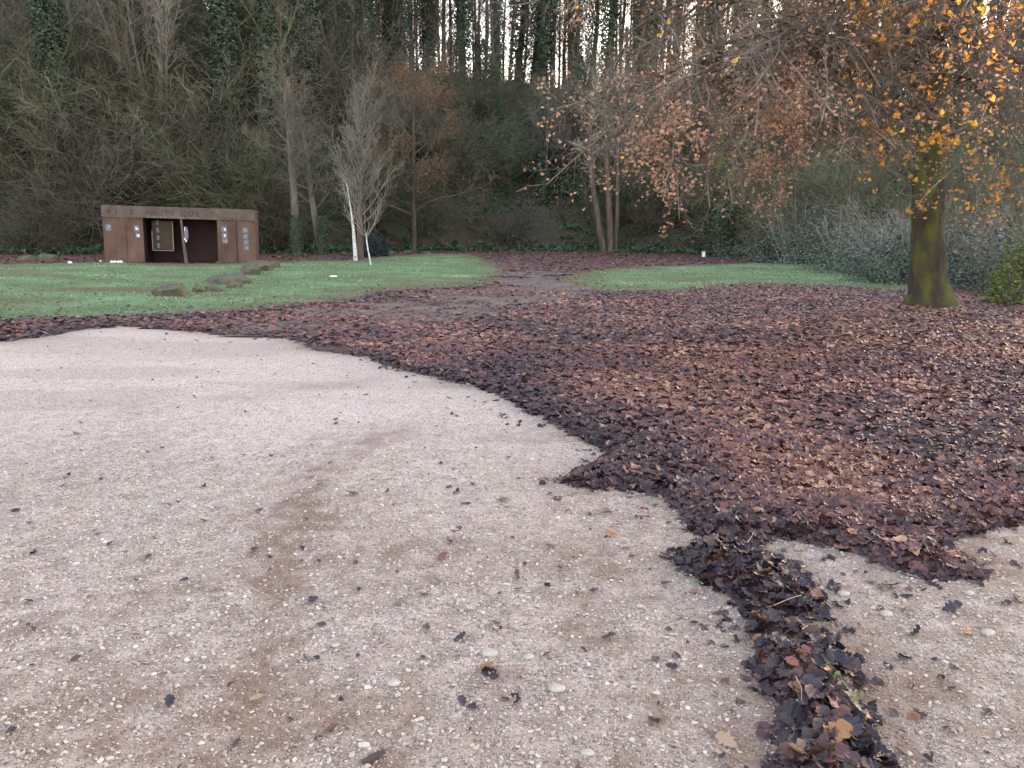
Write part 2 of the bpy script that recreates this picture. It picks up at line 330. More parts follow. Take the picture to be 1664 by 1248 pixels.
def frames(N, yaw):
    """matrices whose Z is the normal N and X points by yaw"""
    N = N / np.linalg.norm(N, axis=1, keepdims=True)
    X = np.stack([np.cos(yaw), np.sin(yaw), 0 * yaw], 1); X -= N * (X * N).sum(1, keepdims=True)
    X /= np.linalg.norm(X, axis=1, keepdims=True) + 1e-9
    return np.stack([X, np.cross(N, X), N], 2)
def scatter(tmps, P, Mx, sc, tone, which=None, sc3=None):
    """copies of leaf templates baked in one mesh -> V,F,tone"""
    Vs = []; Fs = {}; To = {}; off = 0
    which = rng.integers(0, len(tmps), len(P)) if which is None else which
    for t, (tv, tf) in enumerate(tmps):
        i = np.nonzero(which == t)[0]
        if not len(i): continue
        lv = tv[None] * (sc[i][:, None, None] if sc3 is None else sc3[i][:, None, :])
        V = np.einsum('nij,nkj->nki', Mx[i], lv) + P[i][:, None, :]
        Vs.append(V.reshape(-1, 3)); nv = len(tv)
        for f in tf:
            k = f.shape[1]; Fs.setdefault(k, []).append((np.arange(len(i))[:, None, None] * nv + f[None]).reshape(-1, k) + off)
            To.setdefault(k, []).append(np.repeat(tone[i], len(f)))
        off += len(i) * nv
    ks = sorted(Fs)
    return np.vstack(Vs), [np.vstack(Fs[k]) for k in ks], np.concatenate([np.concatenate(To[k]) for k in ks])
def scatter_mesh(name, m, tmps, P, N, sc, tone, yaw=None, smooth=False, sc3=None, which=None):
    yaw = rng.uniform(0, 2 * np.pi, len(P)) if yaw is None else yaw
    V, F, T = scatter(tmps, P, frames(N, yaw), sc, tone, which, sc3)
    return make_mesh(name, V, F, tone=T, mats=[m], smooth=smooth)

# leaf templates (unit length along X)
def oak_leaf(nst, seed, curl=.12, lobes=4):
    r = np.random.default_rng(seed); t = np.linspace(0, 1, nst)
    base = np.interp(t, [0, .06, .15, .35, .6, .8, .93, 1], [.015, .02, .13, .22, .30, .27, .17, .02])
    lob = 1 + .24 * np.cos(t * lobes * 2 * np.pi + 2.2 + r.uniform(-.4, .4)); lob[0] = 1; lob[-1] = 1
    wl = base * lob * r.uniform(.85, 1.15, nst); wr = base * np.roll(lob, 0) * r.uniform(.85, 1.15, nst)
    x = t - .5; mid = -.30 * curl * np.sin(t * np.pi) * 1.5 + .05 * r.standard_normal(nst) * curl * 2
    bend = r.uniform(-.6, 1.2) * curl
    zc = mid + bend * (t - .5) ** 2 * 2
    fold = r.uniform(.0, .28)
    V = [];
    for i in range(nst):
        V += [(x[i], -wl[i], zc[i] + fold * wl[i] + .03 * r.standard_normal()), (x[i], 0, zc[i]), (x[i], wr[i], zc[i] + fold * wr[i] + .03 * r.standard_normal())]
    F = []
    for i in range(nst - 1):
        a = 3 * i; F += [(a, a + 3, a + 4, a + 1), (a + 1, a + 4, a + 5, a + 2)]
    V += [(-.5, -.008, zc[0]), (-.5, .008, zc[0]), (-.66, .004, zc[0] + .03)]
    n = 3 * nst
    return np.array(V, float), [np.array(F), np.array([(n, n + 1, n + 2)])]
LEAF_HI = [oak_leaf(18, k, .12 + .10 * (k % 3), 4) for k in range(6)]
LEAF_SIX = [oak_leaf(5, 60 + k, .12 + .10 * (k % 3), 2) for k in range(5)]
LEAF_MID = [oak_leaf(7, 40 + k, .12 + .10 * (k % 3), 3) for k in range(5)]
def leaf_lo(seed):
    r = np.random.default_rng(seed)
    V = np.array([(-.5, 0, 0), (-.15, -.24, .05), (.3, -.28, .10), (.5, 0, .0), (.25, .3, .12), (-.2, .22, .06)], float); V[:, :2] += .05 * r.standard_normal((6, 2)); V[:, 2] += .05 * r.standard_normal(6)
    return V, [np.array([(0, 1, 2, 3), (0, 3, 4, 5)])]
LEAF_LO = [leaf_lo(k) for k in range(4)]
SMALL = [(np.array([(-.5, 0, 0), (0, -.32, .06), (.5, 0, 0), (0, .32, .08)], float), [np.array([(0, 1, 2), (0, 2, 3)])])]
FROND = [(np.array([(0, -.03, 0), (.35, -.11, .22), (.7, -.08, .26), (1, 0, .08), (.7, .08, .26), (.35, .11, .22), (0, .03, 0)], float), [np.array([(0, 1, 5, 6), (1, 2, 4, 5)]), np.array([(2, 3, 4)])])]

# ------------------------------------------------------------------ ground sheets
def grid(xs, ys, zf):
    X, Y = np.meshgrid(xs, ys); nx = len(xs); ny = len(ys)
    V = np.stack([X, Y, zf(X, Y)], -1).reshape(-1, 3)
    i = np.arange(ny - 1)[:, None]; j = np.arange(nx - 1)[None]
    F = np.stack([i * nx + j, i * nx + j + 1, (i + 1) * nx + j + 1, (i + 1) * nx + j], -1).reshape(-1, 4)
    return V, F
def nonuni(lo, a, b, hi, fine, grow):
    c = np.arange(a, b, fine); out = []; x = b; s = fine
    while x < hi: out.append(x); s *= grow; x += s
    out.append(hi); left = []; x = a - fine; s = fine
    while x > lo: left.append(x); s *= grow; x -= s
    left.append(lo)
    return np.concatenate([left[::-1], c, out])
def cull(V, F, keep):
    F = F[keep]; u, inv = np.unique(F, return_inverse=True); return u, inv.reshape(F.shape)
# wide ground, forest floor and hillside in one sheet that reaches the horizon
V, F = grid(nonuni(-900, -60, 80, 900, 1.0, 1.25), nonuni(-500, 20, 120, 1100, 1.0, 1.25), lambda x, y: ground_z(x, y) - .05 - .05 * (y < 18))
fy = V[F][:, :, 1].mean(1); fx_ = V[F][:, :, 0].mean(1); hill = fy > foot(fx_) + 1
for nm, k, m_ in (('ground', ~hill, 'floor'), ('hillside', hill, 'soil')):
    u, f = cull(V, F, k); link(nm, make_mesh(nm, V[u], [f], smooth=True, mats=[M[m_]]), kind='structure')
# gravel
V, F = grid(nonuni(-60, -3.2, 4.6, 60, .05, 1.06), nonuni(-30, 1.6, 7.0, 30, .05, 1.045), ground_z)
fc = V[F].mean(1); keep = (fc[:, 1] < 15.5) & (((pdist(LITTER, fc[:, 0], fc[:, 1]) < 1.0) & (fc[:, 1] < 12.5)) | (~inside(LITTER, fc[:, 0], fc[:, 1]) & (fc[:, 1] < 17)))
TR = polypx([(400, 1300), (430, 1150), (450, 980), (470, 860), (500, 790), (570, 735), (640, 700)])
TR2 = polypx([(-60, 1060), (120, 1010), (260, 960), (420, 905), (520, 840)])
TR3 = polypx([(700, 1240), (800, 1150), (900, 1060), (1000, 960)]); TR4 = polypx([(200, 670), (420, 640), (600, 615)])
def wear_f(x, y):
    wv = .75 * np.exp(-(pdist(TR, x, y, False) / .12) ** 2) * sstep(7.5, 4, y) + .25 * np.exp(-(pdist(TR, x, y, False) / .4) ** 2) + .55 * np.exp(-(pdist(TR2, x, y, False) / .13) ** 2) + .35 * np.exp(-(pdist(TR3, x, y, False) / .2) ** 2) + .25 * np.exp(-(pdist(TR4, x, y, False) / .25) ** 2)
    n1 = .4 * fbm(x / .5 + 5, y / .8, 31, 4) + .6 * fbm(x / .07 + 5, y / .10, 35, 3)
    sd = lit_sd(x, y)
    edge = .5 * np.exp(-np.clip(-sd, 0, 9) / .12) + .25 * np.exp(-np.clip(-sd, 0, 9) / .6)
    return np.clip(.9 * wv * sstep(.22, .66, n1) + .5 * sstep(.50, .66, n1) * sstep(9, 3, y) + edge + .25 * sstep(.55, .7, fbm(x / 2.5, y / .8, 37, 3)), 0, 1)
u, f = cull(V, F, keep); Vg = V[u]
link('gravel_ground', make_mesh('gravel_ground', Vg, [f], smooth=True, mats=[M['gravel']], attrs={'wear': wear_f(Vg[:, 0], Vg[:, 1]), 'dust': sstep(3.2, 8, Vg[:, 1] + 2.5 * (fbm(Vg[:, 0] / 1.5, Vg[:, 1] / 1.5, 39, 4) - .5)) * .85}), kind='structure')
# lawns
def lawn_wear(x, y):
    sd = np.maximum(sdist(LAWN_A, x, y), sdist(LAWN_B, x, y))
    return np.clip(.9 * np.exp(-np.clip(sd, 0, 9) / .5) + .5 * sstep(.55, .72, fbm(x / 3.2, y / 1.6, 44, 4)) * sstep(29, 19, y) + .45 * sstep(.5, .7, fbm(x / 2.5, y / 1.3, 47, 4)), 0, 1)
for nm, poly, (x0, x1, y0, y1) in (('lawn', LAWN_A, (-60, 1, 12, 48)), ('lawn', LAWN_B, (1, 22, 17, 42))):
    V, F = grid(np.arange(x0, x1, .22), np.arange(y0, y1, .22), lambda x, y: ground_z(x, y) + .012)
    fc = V[F].mean(1); u, f = cull(V, F, sdist(poly, fc[:, 0], fc[:, 1]) > -.2)
    link(nm, make_mesh(nm, V[u], [f], smooth=True, mats=[M['turf']], attrs={'wear': lawn_wear(V[u][:, 0], V[u][:, 1])}), kind='structure')
V, F = grid(np.arange(-40, 27, .4), np.arange(13.5, 60, .4), lambda x, y: ground_z(x, y) - .008)
fc = V[F].mean(1); u, f = cull(V, F, fc[:, 1] < foot(fc[:, 0]) + .8)
link('forest_floor', make_mesh('forest_floor', V[u], [f], smooth=True, mats=[M['floor']]), kind='structure')
THIN = polypx([(380, 540), (420, 512), (520, 496), (640, 480), (790, 468), (815, 450), (930, 450), (960, 474), (960, 486), (860, 500), (760, 520), (640, 545), (500, 535)])
def thin_f(x, y): return sstep(-.6, .8, sdist(THIN, x, y)) * sstep(.30, .55, fbm(x / 1.1, y / 1.1, 66, 4))
# heaped leaf base: the matted, rotting layer under the loose leaves
V, F = grid(nonuni(-60, -1.5, 6.0, 60, .045, 1.04), nonuni(1.2, 1.6, 8.0, 34, .045, 1.03), lambda x, y: ground_z(x, y) + pile(x, y) * .85 * (1 - thin_f(x, y)) + .002)
fc = V[F].mean(1); u, f = cull(V, F, (lit_sd(fc[:, 0], fc[:, 1]) > .012 + .08 * fbm(fc[:, 0] * 6, fc[:, 1] * 6, 51, 2)))
link('leaf_litter', make_mesh('leaf_litter', V[u], [f], smooth=False, mats=[M['underlay']]), kind='stuff')
# pale trodden dirt where the track leaves between the lawns
DIRT = polypx([(360, 548), (420, 508), (520, 494), (640, 478), (790, 464), (815, 450), (835, 440), (925, 440), (935, 452), (975, 476), (960, 495), (860, 505), (760, 525), (640, 550), (500, 545)])
V, F = grid(np.arange(-12, 5, .1), np.arange(11, 34, .1), lambda x, y: ground_z(x, y) + .018)
fc = V[F].mean(1); u, f = cull(V, F, sdist(DIRT, fc[:, 0], fc[:, 1]) > -.2 + 2.6 * (fbm(fc[:, 0] * .8, fc[:, 1] * .8, 61, 4) - .3))
M['dirt'] = mat('trodden_dirt', [(.07, .045, .037), (.12, .082, .068), (.20, .142, .12)], scale=1.2, rough=.9, bump=.5, bscale=30, detail=9)
link('path', make_mesh('path', V[u], [f], smooth=True, mats=[M['dirt']]), kind='structure')

# ------------------------------------------------------------------ pebbles
t = (1 + 5 ** .5) / 2
ICO_V = np.array([(-1, t, 0), (1, t, 0), (-1, -t, 0), (1, -t, 0), (0, -1, t), (0, 1, t), (0, -1, -t), (0, 1, -t), (t, 0, -1), (t, 0, 1), (-t, 0, -1), (-t, 0, 1)], float) / (1 + t * t) ** .5
ICO_F = np.array([(0, 11, 5), (0, 5, 1), (0, 1, 7), (0, 7, 10), (0, 10, 11), (1, 5, 9), (5, 11, 4), (11, 10, 2), (10, 7, 6), (7, 1, 8), (3, 9, 4), (3, 4, 2), (3, 2, 6), (3, 6, 8), (3, 8, 9), (4, 9, 5), (2, 4, 11), (6, 2, 10), (8, 6, 7), (9, 8, 1)])
PEB = [(ICO_V * .5 * (1 + .22 * np.random.default_rng(k).standard_normal((12, 1))), [ICO_F[ICO_V[ICO_F].mean(1)[:, 2] > -.3]]) for k in range(6)]
def fan(n, y0, y1, p=1.0, half=.72, off=0.0):   # random points over the ground ahead
    y = (y0 ** p + rng.random(n) * (y1 ** p - y0 ** p)) ** (1 / p) if p else y0 * (y1 / y0) ** rng.random(n)
    x = (rng.uniform(-1, 1, n) * half + off) * (y + .3); return x, y
OV = np.array([(1, 0, 0), (.3, .95, 0), (-.8, .6, .1), (-.9, -.5, 0), (.2, -1, 0), (.35, .1, .9), (-.35, -.15, .85)], float) * .5
OCTA = [(OV * (1 + .15 * np.random.default_rng(60 + k).standard_normal((7, 1))), [np.array([(0, 1, 5), (1, 2, 5), (2, 6, 5), (2, 3, 6), (3, 4, 6), (4, 5, 6), (4, 0, 5)])]) for k in range(4)]
def pebbles(name, n, y0, y1, p, smin, smax, sink, pw, tm=None):
    x, y = fan(n, y0, y1, p); sd = lit_sd(x, y); k = (sd < .0) & (rng.random(n) > .65 * wear_f(x, y)); x = x[k]; y = y[k]; n = len(x)
    s = smin + (smax - smin) * rng.random(n) ** pw
    s3 = s[:, None] * np.stack([rng.uniform(.9, 1.35, n), rng.uniform(.7, 1.05, n), rng.uniform(.45, .75, n)], 1)
    P = np.stack([x, y, ground_z(x, y) + s * .5 * sink], 1)
    N = np.stack([rng.normal(0, .3, n), rng.normal(0, .3, n), np.ones(n)], 1)
    return scatter(tm or PEB, P, frames(N, rng.uniform(0, 6.28, n)), s, rng.beta(1.6, 1.5, n), None, s3)
parts = [pebbles('a', 32000, 1.7, 6.0, 1.0, .007, .023, .12, 2.6), pebbles('b', 8000, 5, 12, .6, .010, .022, .05, 2.5), pebbles('c', 260, 1.7, 6, 1.1, .02, .036, .05, 2.5), pebbles('d', 46000, 1.7, 5.6, .9, .004, .010, .2, 1.3, OCTA)]
Vs = []; Fs = []; Ts = []; off = 0
for v, f, tt in parts:
    Vs.append(v); Fs.append(f[0] + off); Ts.append(tt); off += len(v)
link('gravel', make_mesh('gravel', np.vstack(Vs), [np.vstack(Fs)], tone=np.concatenate(Ts), smooth=False, mats=[M['pebble']]), kind='stuff')

# ------------------------------------------------------------------ loose leaves (mass)

def leafmass(n, y0, y1, p, tmps, smin, smax, half=.72, off=0., zone=None, tilt=.22, tone_f=None, name='x', dens=None, thin=False):
    x, y = fan(n, y0, y1, p, half, off); sd = lit_sd(x, y)
    k = (sd > -.02) if zone is None else zone(x, y, sd)
    if thin: k = k & (rng.random(n) > thin_f(x, y) * .8)
    x = x[k]; y = y[k]; sd = sd[k]; n = len(x)
    pz = pile(x, y); z = ground_z(x, y) + pz + rng.uniform(-.008, .022, n) * (pz > .01) + .006
    e = .03; gx = (pile(x + e, y) - pz) / e; gy = (pile(x, y + e) - pz) / e
    # overlapping like shingles: each lies a little over the one beyond it
    N = np.stack([-gx * .7 + rng.normal(0, tilt, n), -gy * .7 + rng.normal(-.12, tilt, n), np.ones(n)], 1)
    s = rng.uniform(smin, smax, n)
    patch = fbm(x / 1.1, y / 1.1, 71, 5) - .22 * (sdist(RIDGE, x, y) > -.03)
    tone = rng.beta(1.9, 1.8, n) * .85 + 1.0 * (patch - .45) + .12 * (y > 28) - .44 * np.exp(-np.clip(sd, 0, 9) / .26) + .1 * (rng.random(n) > .93)
    tone = np.where(rng.random(n) > .965, rng.uniform(.85, 1, n), tone)
    return scatter(tmps, np.stack([x, y, z], 1), frames(N, rng.uniform(0, 6.28, n)), s, np.clip(tone, 0.02, 1))
LEAF_FINE = [oak_leaf(10, 150 + k, .12 + .10 * (k % 3), 4) for k in range(5)]
L = [leafmass(2600, 1.9, 4.5, 1.6, LEAF_FINE, .06, .105, half=.28, off=.42), leafmass(2600, 3.3, 4.9, 1.2, LEAF_FINE, .06, .11, half=.3, off=.44), leafmass(12500, 4.3, 6.4, 1.6, LEAF_MID, .065, .115, half=.40, off=.42),
     leafmass(21000, 6.0, 11.5, 1.6, LEAF_SIX, .07, .12, half=.48, off=.28),
     leafmass(64000, 11, 36, .9, LEAF_LO, .085, .14, thin=True),
     leafmass(9000, 13, 34, 1.2, LEAF_LO, .10, .16, zone=lambda x, y, sd: (sd > -4) & (sd < 0) & (rng.random(len(x)) < .75 * np.exp(sd / 1.0)) & (y > 11)),
     leafmass(4000, 20, 34, 1.2, LEAF_LO, .10, .18, zone=lambda x, y, sd: (np.abs(sdist(DIRT, x, y)) < .9)),
     leafmass(15000, 26, 58, 1.2, LEAF_LO, .14, .24, zone=lambda x, y, sd: (y < foot(x) + 1) & (sdist(LAWN_A, x, y) < 0) & (sdist(LAWN_B, x, y) < 0) & (rng.random(len(x)) < .35 + .65 * (np.abs(x - 3) < 12))),
     leafmass(9000, 2.0, 12, 1.2, LEAF_MID, .05, .10, half=.62, off=.1, zone=lambda x, y, sd: (sd < 0) & (rng.random(len(x)) < .55 * np.exp(sd / .07) + .06 * np.exp(sd / .5) + .05 * (x > 2.6) )),
     leafmass(16000, 10, 34, 1.2, LEAF_LO, .09, .14, zone=lambda x, y, sd: (sd < 0) & (rng.random(len(x)) < .04 + .7 * np.exp(sd / .7) + .6 * sstep(.46, .66, fbm(x / 2.6, y / 1.1, 44, 4)) * sstep(27, 17, y)) & ((sdist(LAWN_A, x, y) > 0) | (sdist(LAWN_B, x, y) > 0)) )]
Vs = []; F3 = []; F4 = []; T3 = []; T4 = []; off = 0
for v, f, tt in L:
    Vs.append(v); c = 0
    for q in f:
        (F3 if q.shape[1] == 3 else F4).append(q + off); (T3 if q.shape[1] == 3 else T4).append(tt[c:c + len(q)]); c += len(q)
    off += len(v)
link('loose_leaves', make_mesh('loose_leaves', np.vstack(Vs), [np.vstack(F3), np.vstack(F4)], tone=np.concatenate(T3 + T4), mats=[M['litter']]), kind='stuff')
# dark crumbs and bits of leaf on the gravel
x, y = fan(2600, 1.8, 15, .8); k = lit_sd(x, y) < 0; x = x[k]; y = y[k]; n = len(x)
k = rng.random(n) < .12 + .88 * np.exp(np.clip(lit_sd(x, y), -9, 0) / .5) ; x = x[k]; y = y[k]; n = len(x)
link('leaf_crumbs', scatter_mesh('leaf_crumbs', M['litter'], LEAF_LO, np.stack([x, y, ground_z(x, y) + .008], 1), np.stack([rng.normal(0, .3, n), rng.normal(0, .3, n), np.ones(n)], 1), rng.uniform(.01, .05, n), rng.uniform(0, .45, n)), kind='stuff')

# ------------------------------------------------------------------ grass blades
def lawn_pts(n, poly, x0, x1, y0, y1):
    x = rng.uniform(x0, x1, n); y = rng.uniform(y0, y1, n); k = sdist(poly, x, y) > -.5 * rng.random(n); return x[k], y[k]
xa, ya = lawn_pts(90000, LAWN_A, -26, 1, 12, 48); xb, yb = lawn_pts(50000, LAWN_B, 1, 22, 17, 42)
x = np.concatenate([xa, xb]); y = np.concatenate([ya, yb]); k = rng.random(len(x)) > .8 * lawn_wear(x, y); x = x[k]; y = y[k]; n = len(x)
BL = [(np.array([(-.28, 0, 0), (.0, .03, 0), (-.36, .1, .9), (.02, 0, 0), (.3, 0, 0), (.26, -.12, 1.0), (-.12, 0, 0), (.14, .02, 0), (.05, -.25, .8)], float), [np.array([(0, 1, 2), (3, 4, 5), (6, 7, 8)])])]
hh = rng.uniform(.022, .05, n) * (.6 + .9 * fbm(x / .8, y / .8, 81, 3))
link('grass', scatter_mesh('grass', M['grass'], BL, np.stack([x, y, ground_z(x, y) + .01], 1), np.stack([rng.normal(0, .2, n), rng.normal(0, .2, n), np.ones(n)], 1), hh,
     np.clip(.55 + .9 * (fbm(x / 1.8, y / 1.1, 83, 4) - .5) + rng.normal(0, .16, n) - .5 * lawn_wear(x, y), 0, 1), sc3=np.stack([hh * 1.3, hh * 1.3, hh], 1)), kind='stuff')

# ------------------------------------------------------------------ tree growth
def vadd(a, b, s): return (a[0] + b[0] * s, a[1] + b[1] * s, a[2] + b[2] * s)
def vnorm(a):
    l = math.sqrt(a[0] ** 2 + a[1] ** 2 + a[2] ** 2) or 1; return (a[0] / l, a[1] / l, a[2] / l)
def side(d, ang, az):
    ref = (1, 0, 0) if abs(d[2]) > .8 else (0, 0, 1)
    u = vnorm((d[1] * ref[2] - d[2] * ref[1], d[2] * ref[0] - d[0] * ref[2], d[0] * ref[1] - d[1] * ref[0]))
    v = (d[1] * u[2] - d[2] * u[1], d[2] * u[0] - d[0] * u[2], d[0] * u[1] - d[1] * u[0])
    ca, sa = math.cos(ang), math.sin(ang); cz, sz = math.cos(az), math.sin(az)
    return vnorm(tuple(d[i] * ca + (u[i] * cz + v[i] * sz) * sa for i in range(3)))
def grow(TB, tips, p, d, L, r, lvl, P, rn):
    """TB: tube collector per level"""
    K = P['seg'][lvl]; pts = [p]; rad = [r]; wob = P['wob'][lvl]; up = P['up'][lvl]; st = L / (K - 1); dirs = [d]
    for k in range(1, K):
        d = vnorm((d[0] + rn.gauss(0, wob), d[1] + rn.gauss(0, wob), d[2] + rn.gauss(0, wob) + up))
        p = vadd(p, d, st); pts.append(p); dirs.append(d)
        tt = k / (K - 1); rad.append(max(r * (1 - tt * P['tap'][lvl]), P.get('rmin', .0018) if lvl else .012))
    TB[lvl].add(pts, rad, P['sides'][lvl])
    if lvl + 1 >= len(P['seg']):
        tips.append((pts[-1], dirs[-1])); tips.append((pts[K // 2], dirs[K // 2])); return
    n = P['n'][lvl]; n = max(1, int(n * (rn.uniform(.75, 1.25)))); az0 = rn.uniform(0, 6.28)
    for c in range(n):
        t = P['t0'][lvl] + (1 - P['t0'][lvl]) * ((c + rn.random()) / n) ** .9; t = min(t, .995)
        f = t * (K - 1); i = int(f); a = pts[i]; b = pts[min(i + 1, K - 1)]; q = tuple(a[j] + (b[j] - a[j]) * (f - i) for j in range(3))
        rr = r * (1 - t * P['tap'][lvl]) * P['rr'][lvl] * rn.uniform(.7, 1.1)
        az0 += 2.4 + rn.uniform(-.5, .5)
        dd = side(dirs[min(i + 1, K - 1)], R(P['ang'][lvl] * rn.uniform(.7, 1.3)), az0)
        LL = L * P['lr'][lvl] * rn.uniform(.6, 1.15) * (1 - P['sh'][lvl] * t)
        grow(TB, tips, q, dd, LL, max(rr, P.get('rmin', .002)), lvl + 1, P, rn)

def tree_meshes(name, starts, P, seed, barkm, twigm, trunk_lvls=1, leaf=None, twig_r=None):
    rn = random.Random(seed); TB = [Tubes() for _ in P['seg']]; tips = []
    for (p, d, L, r) in starts: grow(TB, tips, p, vnorm(d), L, r, 0, P, rn)
    tr = Tubes(); tw = Tubes()
    for i, tb in enumerate(TB):
        for k, v in tb.g.items(): (tr if i < trunk_lvls else tw).g.setdefault(k, []).extend(v)
    return tr.mesh(name + '_trunk', barkm), tw.mesh(name + '_branches', twigm, smooth=False), tips

FOREST = dict(seg=[9, 6, 5, 3], wob=[.045, .12, .16, .2], up=[.02, .05, .03, .02], tap=[.75, .85, .85, .7], sides=[7, 4, 3, 3], n=[18, 10, 9], t0=[.3, .12, .1], rr=[.34, .4, .5], ang=[55, 50, 50], lr=[.36, .42, .46], sh=[.5, .4, .3], rmin=.0075)
def P_(**k): d = dict(FOREST); d.update(k); return d
protos = []
spec = [ # height, radius, params, twig material, bark
    (15, .25, P_(), 'twig', 'bark'),
    (17, .30, P_(ang=[42, 45, 45], n=[20, 11, 10], t0=[.32, .15, .1]), 'twig_moss', 'bark'),
    (13, .19, P_(ang=[62, 50, 50], up=[.02, -.01, -.04, -.05], n=[26, 12, 9]), 'twig_grey', 'bark_grey2'),
    (14, .2, P_(n=[24, 12, 9], lr=[.42, .42, .42], t0=[.10, .1, .1], up=[.02, .0, -.03, -.05]), 'twig_moss', 'bark'),
    (16, .22, P_(ang=[32, 40, 42], n=[20, 11, 9], up=[.02, .08, .05, .03]), 'twig_grey', 'bark_pale')]
for i, (H, r, P, tm, bm) in enumerate(spec):
    t_, b_, tips = tree_meshes('forest_tree', [((0, 0, -.5), (rng.normal(0, .04), rng.normal(0, .04), 1), H, r)], P, 100 + i, M[bm], M[tm])
    protos.append((t_, b_, H, r))
# slim poles for the crest
POLE = P_(seg=[7, 4, 3], wob=[.03, .15, .2], up=[.02, .06, .03], tap=[.7, .85, .7], sides=[6, 3, 3], n=[34, 12], t0=[.15, .1], rr=[.35, .45], ang=[45, 45], lr=[.22, .45], sh=[.4, .3], rmin=.012)
poles = []
for i in range(3):
    t_, b_, tips = tree_meshes('slim_tree', [((0, 0, -.5), (rng.normal(0, .03), rng.normal(0, .03), 1), 14, .14)], POLE, 200 + i, M['bark'], M['twig'])
    poles.append((t_, b_, 14, .11))

def ivy_mesh(name, H, r, n, seed, size=.13, lean=(0, 0), m='ivy', thick=.35):
    r_ = np.random.default_rng(seed); z = H * r_.random(n) ** .9; a = r_.uniform(0, 6.28, n)
    rad = r + thick * (.35 + .65 * r_.random(n)) * (.5 + .9 * vnoise(z * .9, a * 1.2, seed)) * sstep(H, H * .75, z)
    P = np.stack([rad * np.cos(a) + lean[0] * z, rad * np.sin(a) + lean[1] * z, z], 1)
    N = np.stack([np.cos(a) + r_.normal(0, .5, n), np.sin(a) + r_.normal(0, .5, n), r_.normal(.5, .5, n)], 1)
    V, F, T = scatter(SMALL, P, frames(N, r_.uniform(0, 6.28, n)), r_.uniform(.6, 1.4, n) * size, np.clip(r_.normal(.4, .2, n) + .5 * (vnoise(z * 1.5, a * 2, seed + 1) - .5), 0, 1))
    return make_mesh(name, V, F, tone=T, mats=[M[m]])
ivies = [ivy_mesh('ivy', h, .2, int(h * 520), 300 + i, size=.17, thick=.62) for i, h in enumerate((7, 10, 13))]

def spot(px, t_=None):
    a = 'above the open lawn edge' if px < 100 else 'above the rust brown shelter' if px < 330 else 'between shelter and mossy trunks' if px < 470 else 'behind the two mossy trunks' if px < 560 else 'behind the upright grey tree' if px < 640 else \
        'around the rusty leaved tree' if px < 730 else 'over the ferny bank facing the path' if px < 860 else 'behind the reddish triple stems' if px < 1030 else 'behind the drooping oak twigs' if px < 1200 else 'behind the bramble thicket' if px < 1470 else 'beyond the oak trunk'
    if t_ is None: return a
    return ('low down ' if t_ < .3 else 'midway ' if t_ < .7 else 'high up ') + a
def place_tree(proto, x, y, rz, s, label, group, name='tree', ivy=None, z=None):
    o = thing(name, label, 'tree', (x, y, (ground_z(x, y) if z is None else z)), group, rz); o.scale = (s, s, s)
    link('trunk', proto[0], o); link('branches', proto[1], o)
    if ivy is not None: link('ivy', ivy, o)
    return o
rn = random.Random(5)
DESC = {0: 'bare brown tree', 1: 'bare moss tinted tree', 2: 'bare spreading grey tree', 3: 'bare low branched tree', 4: 'bare pale upright tree'}
# sun corridor: keep it open towards the low sun so its light reaches the oak's crown
def in_corridor(x, y):
    u = x * math.sin(SUN_AZ) + y * math.cos(SUN_AZ); v = x * math.cos(SUN_AZ) - y * math.sin(SUN_AZ); return u > 24 and -10 < v < 9
count = 0
pts = []
for j in range(16):
    for i in range(34):
        x = -66 + i * 4.1 + rn.uniform(-1.9, 1.9); y = 34 + j * 4.0 + rn.uniform(-1.8, 1.8)
        if y < foot(x) + 2.0: continue
        t_ = (y - foot(x)) / np.interp(x, WX, WY)
        if t_ > (1.6 if x < -6 else 1.3): continue
        pxx, pyy = to_px((x, y, ground_z(x, y) + 4))
        if pxx < -150 or pxx > 1850: continue
        if in_corridor(x, y) and rn.random() < .93: continue
        pts.append((x, y, pxx))
for (x, y, pxx) in pts:
    centre = 560 < pxx < 1150
    t_ = (y - foot(x)) / np.interp(x, WX, WY)
    if centre and t_ < .75 and rn.random() < .55: continue
    if 690 < pxx < 1010 and t_ > .8 and rn.random() < .8: continue
    k = rn.choice([0, 1, 2, 3, 4, 0, 3]) if pxx < 700 else rn.choice([0, 1, 2, 3])
    s = rn.uniform(.8, 1.2) * (.62 if (centre and t_ < .75) else 1)
    iv = rn.random() < (.5 if centre else .6)
    place_tree(protos[k], x, y, rn.uniform(0, 6.28), s, DESC[k] + (' wrapped in ivy ' if iv else ' ') + spot(pxx, t_), 'trees of the hillside wood', 'ivy_clad_tree' if iv else 'bare_tree', ivies[rn.randrange(3)] if iv else None)
    count += 1
for k in range(125):
    x = rn.uniform(-22, 20); y = foot(x) + np.interp(x, WX, WY) * rn.uniform(.93, 1.6)
    place_tree(poles[k % 3], x, y, rn.uniform(0, 6.28), rn.uniform(.9, 1.4), 'slim dark straight tree on the hill crest ' + spot(to_px((x, y, 15.))[0]), 'slim trees on the hill crest', 'slim_tree'); count += 1
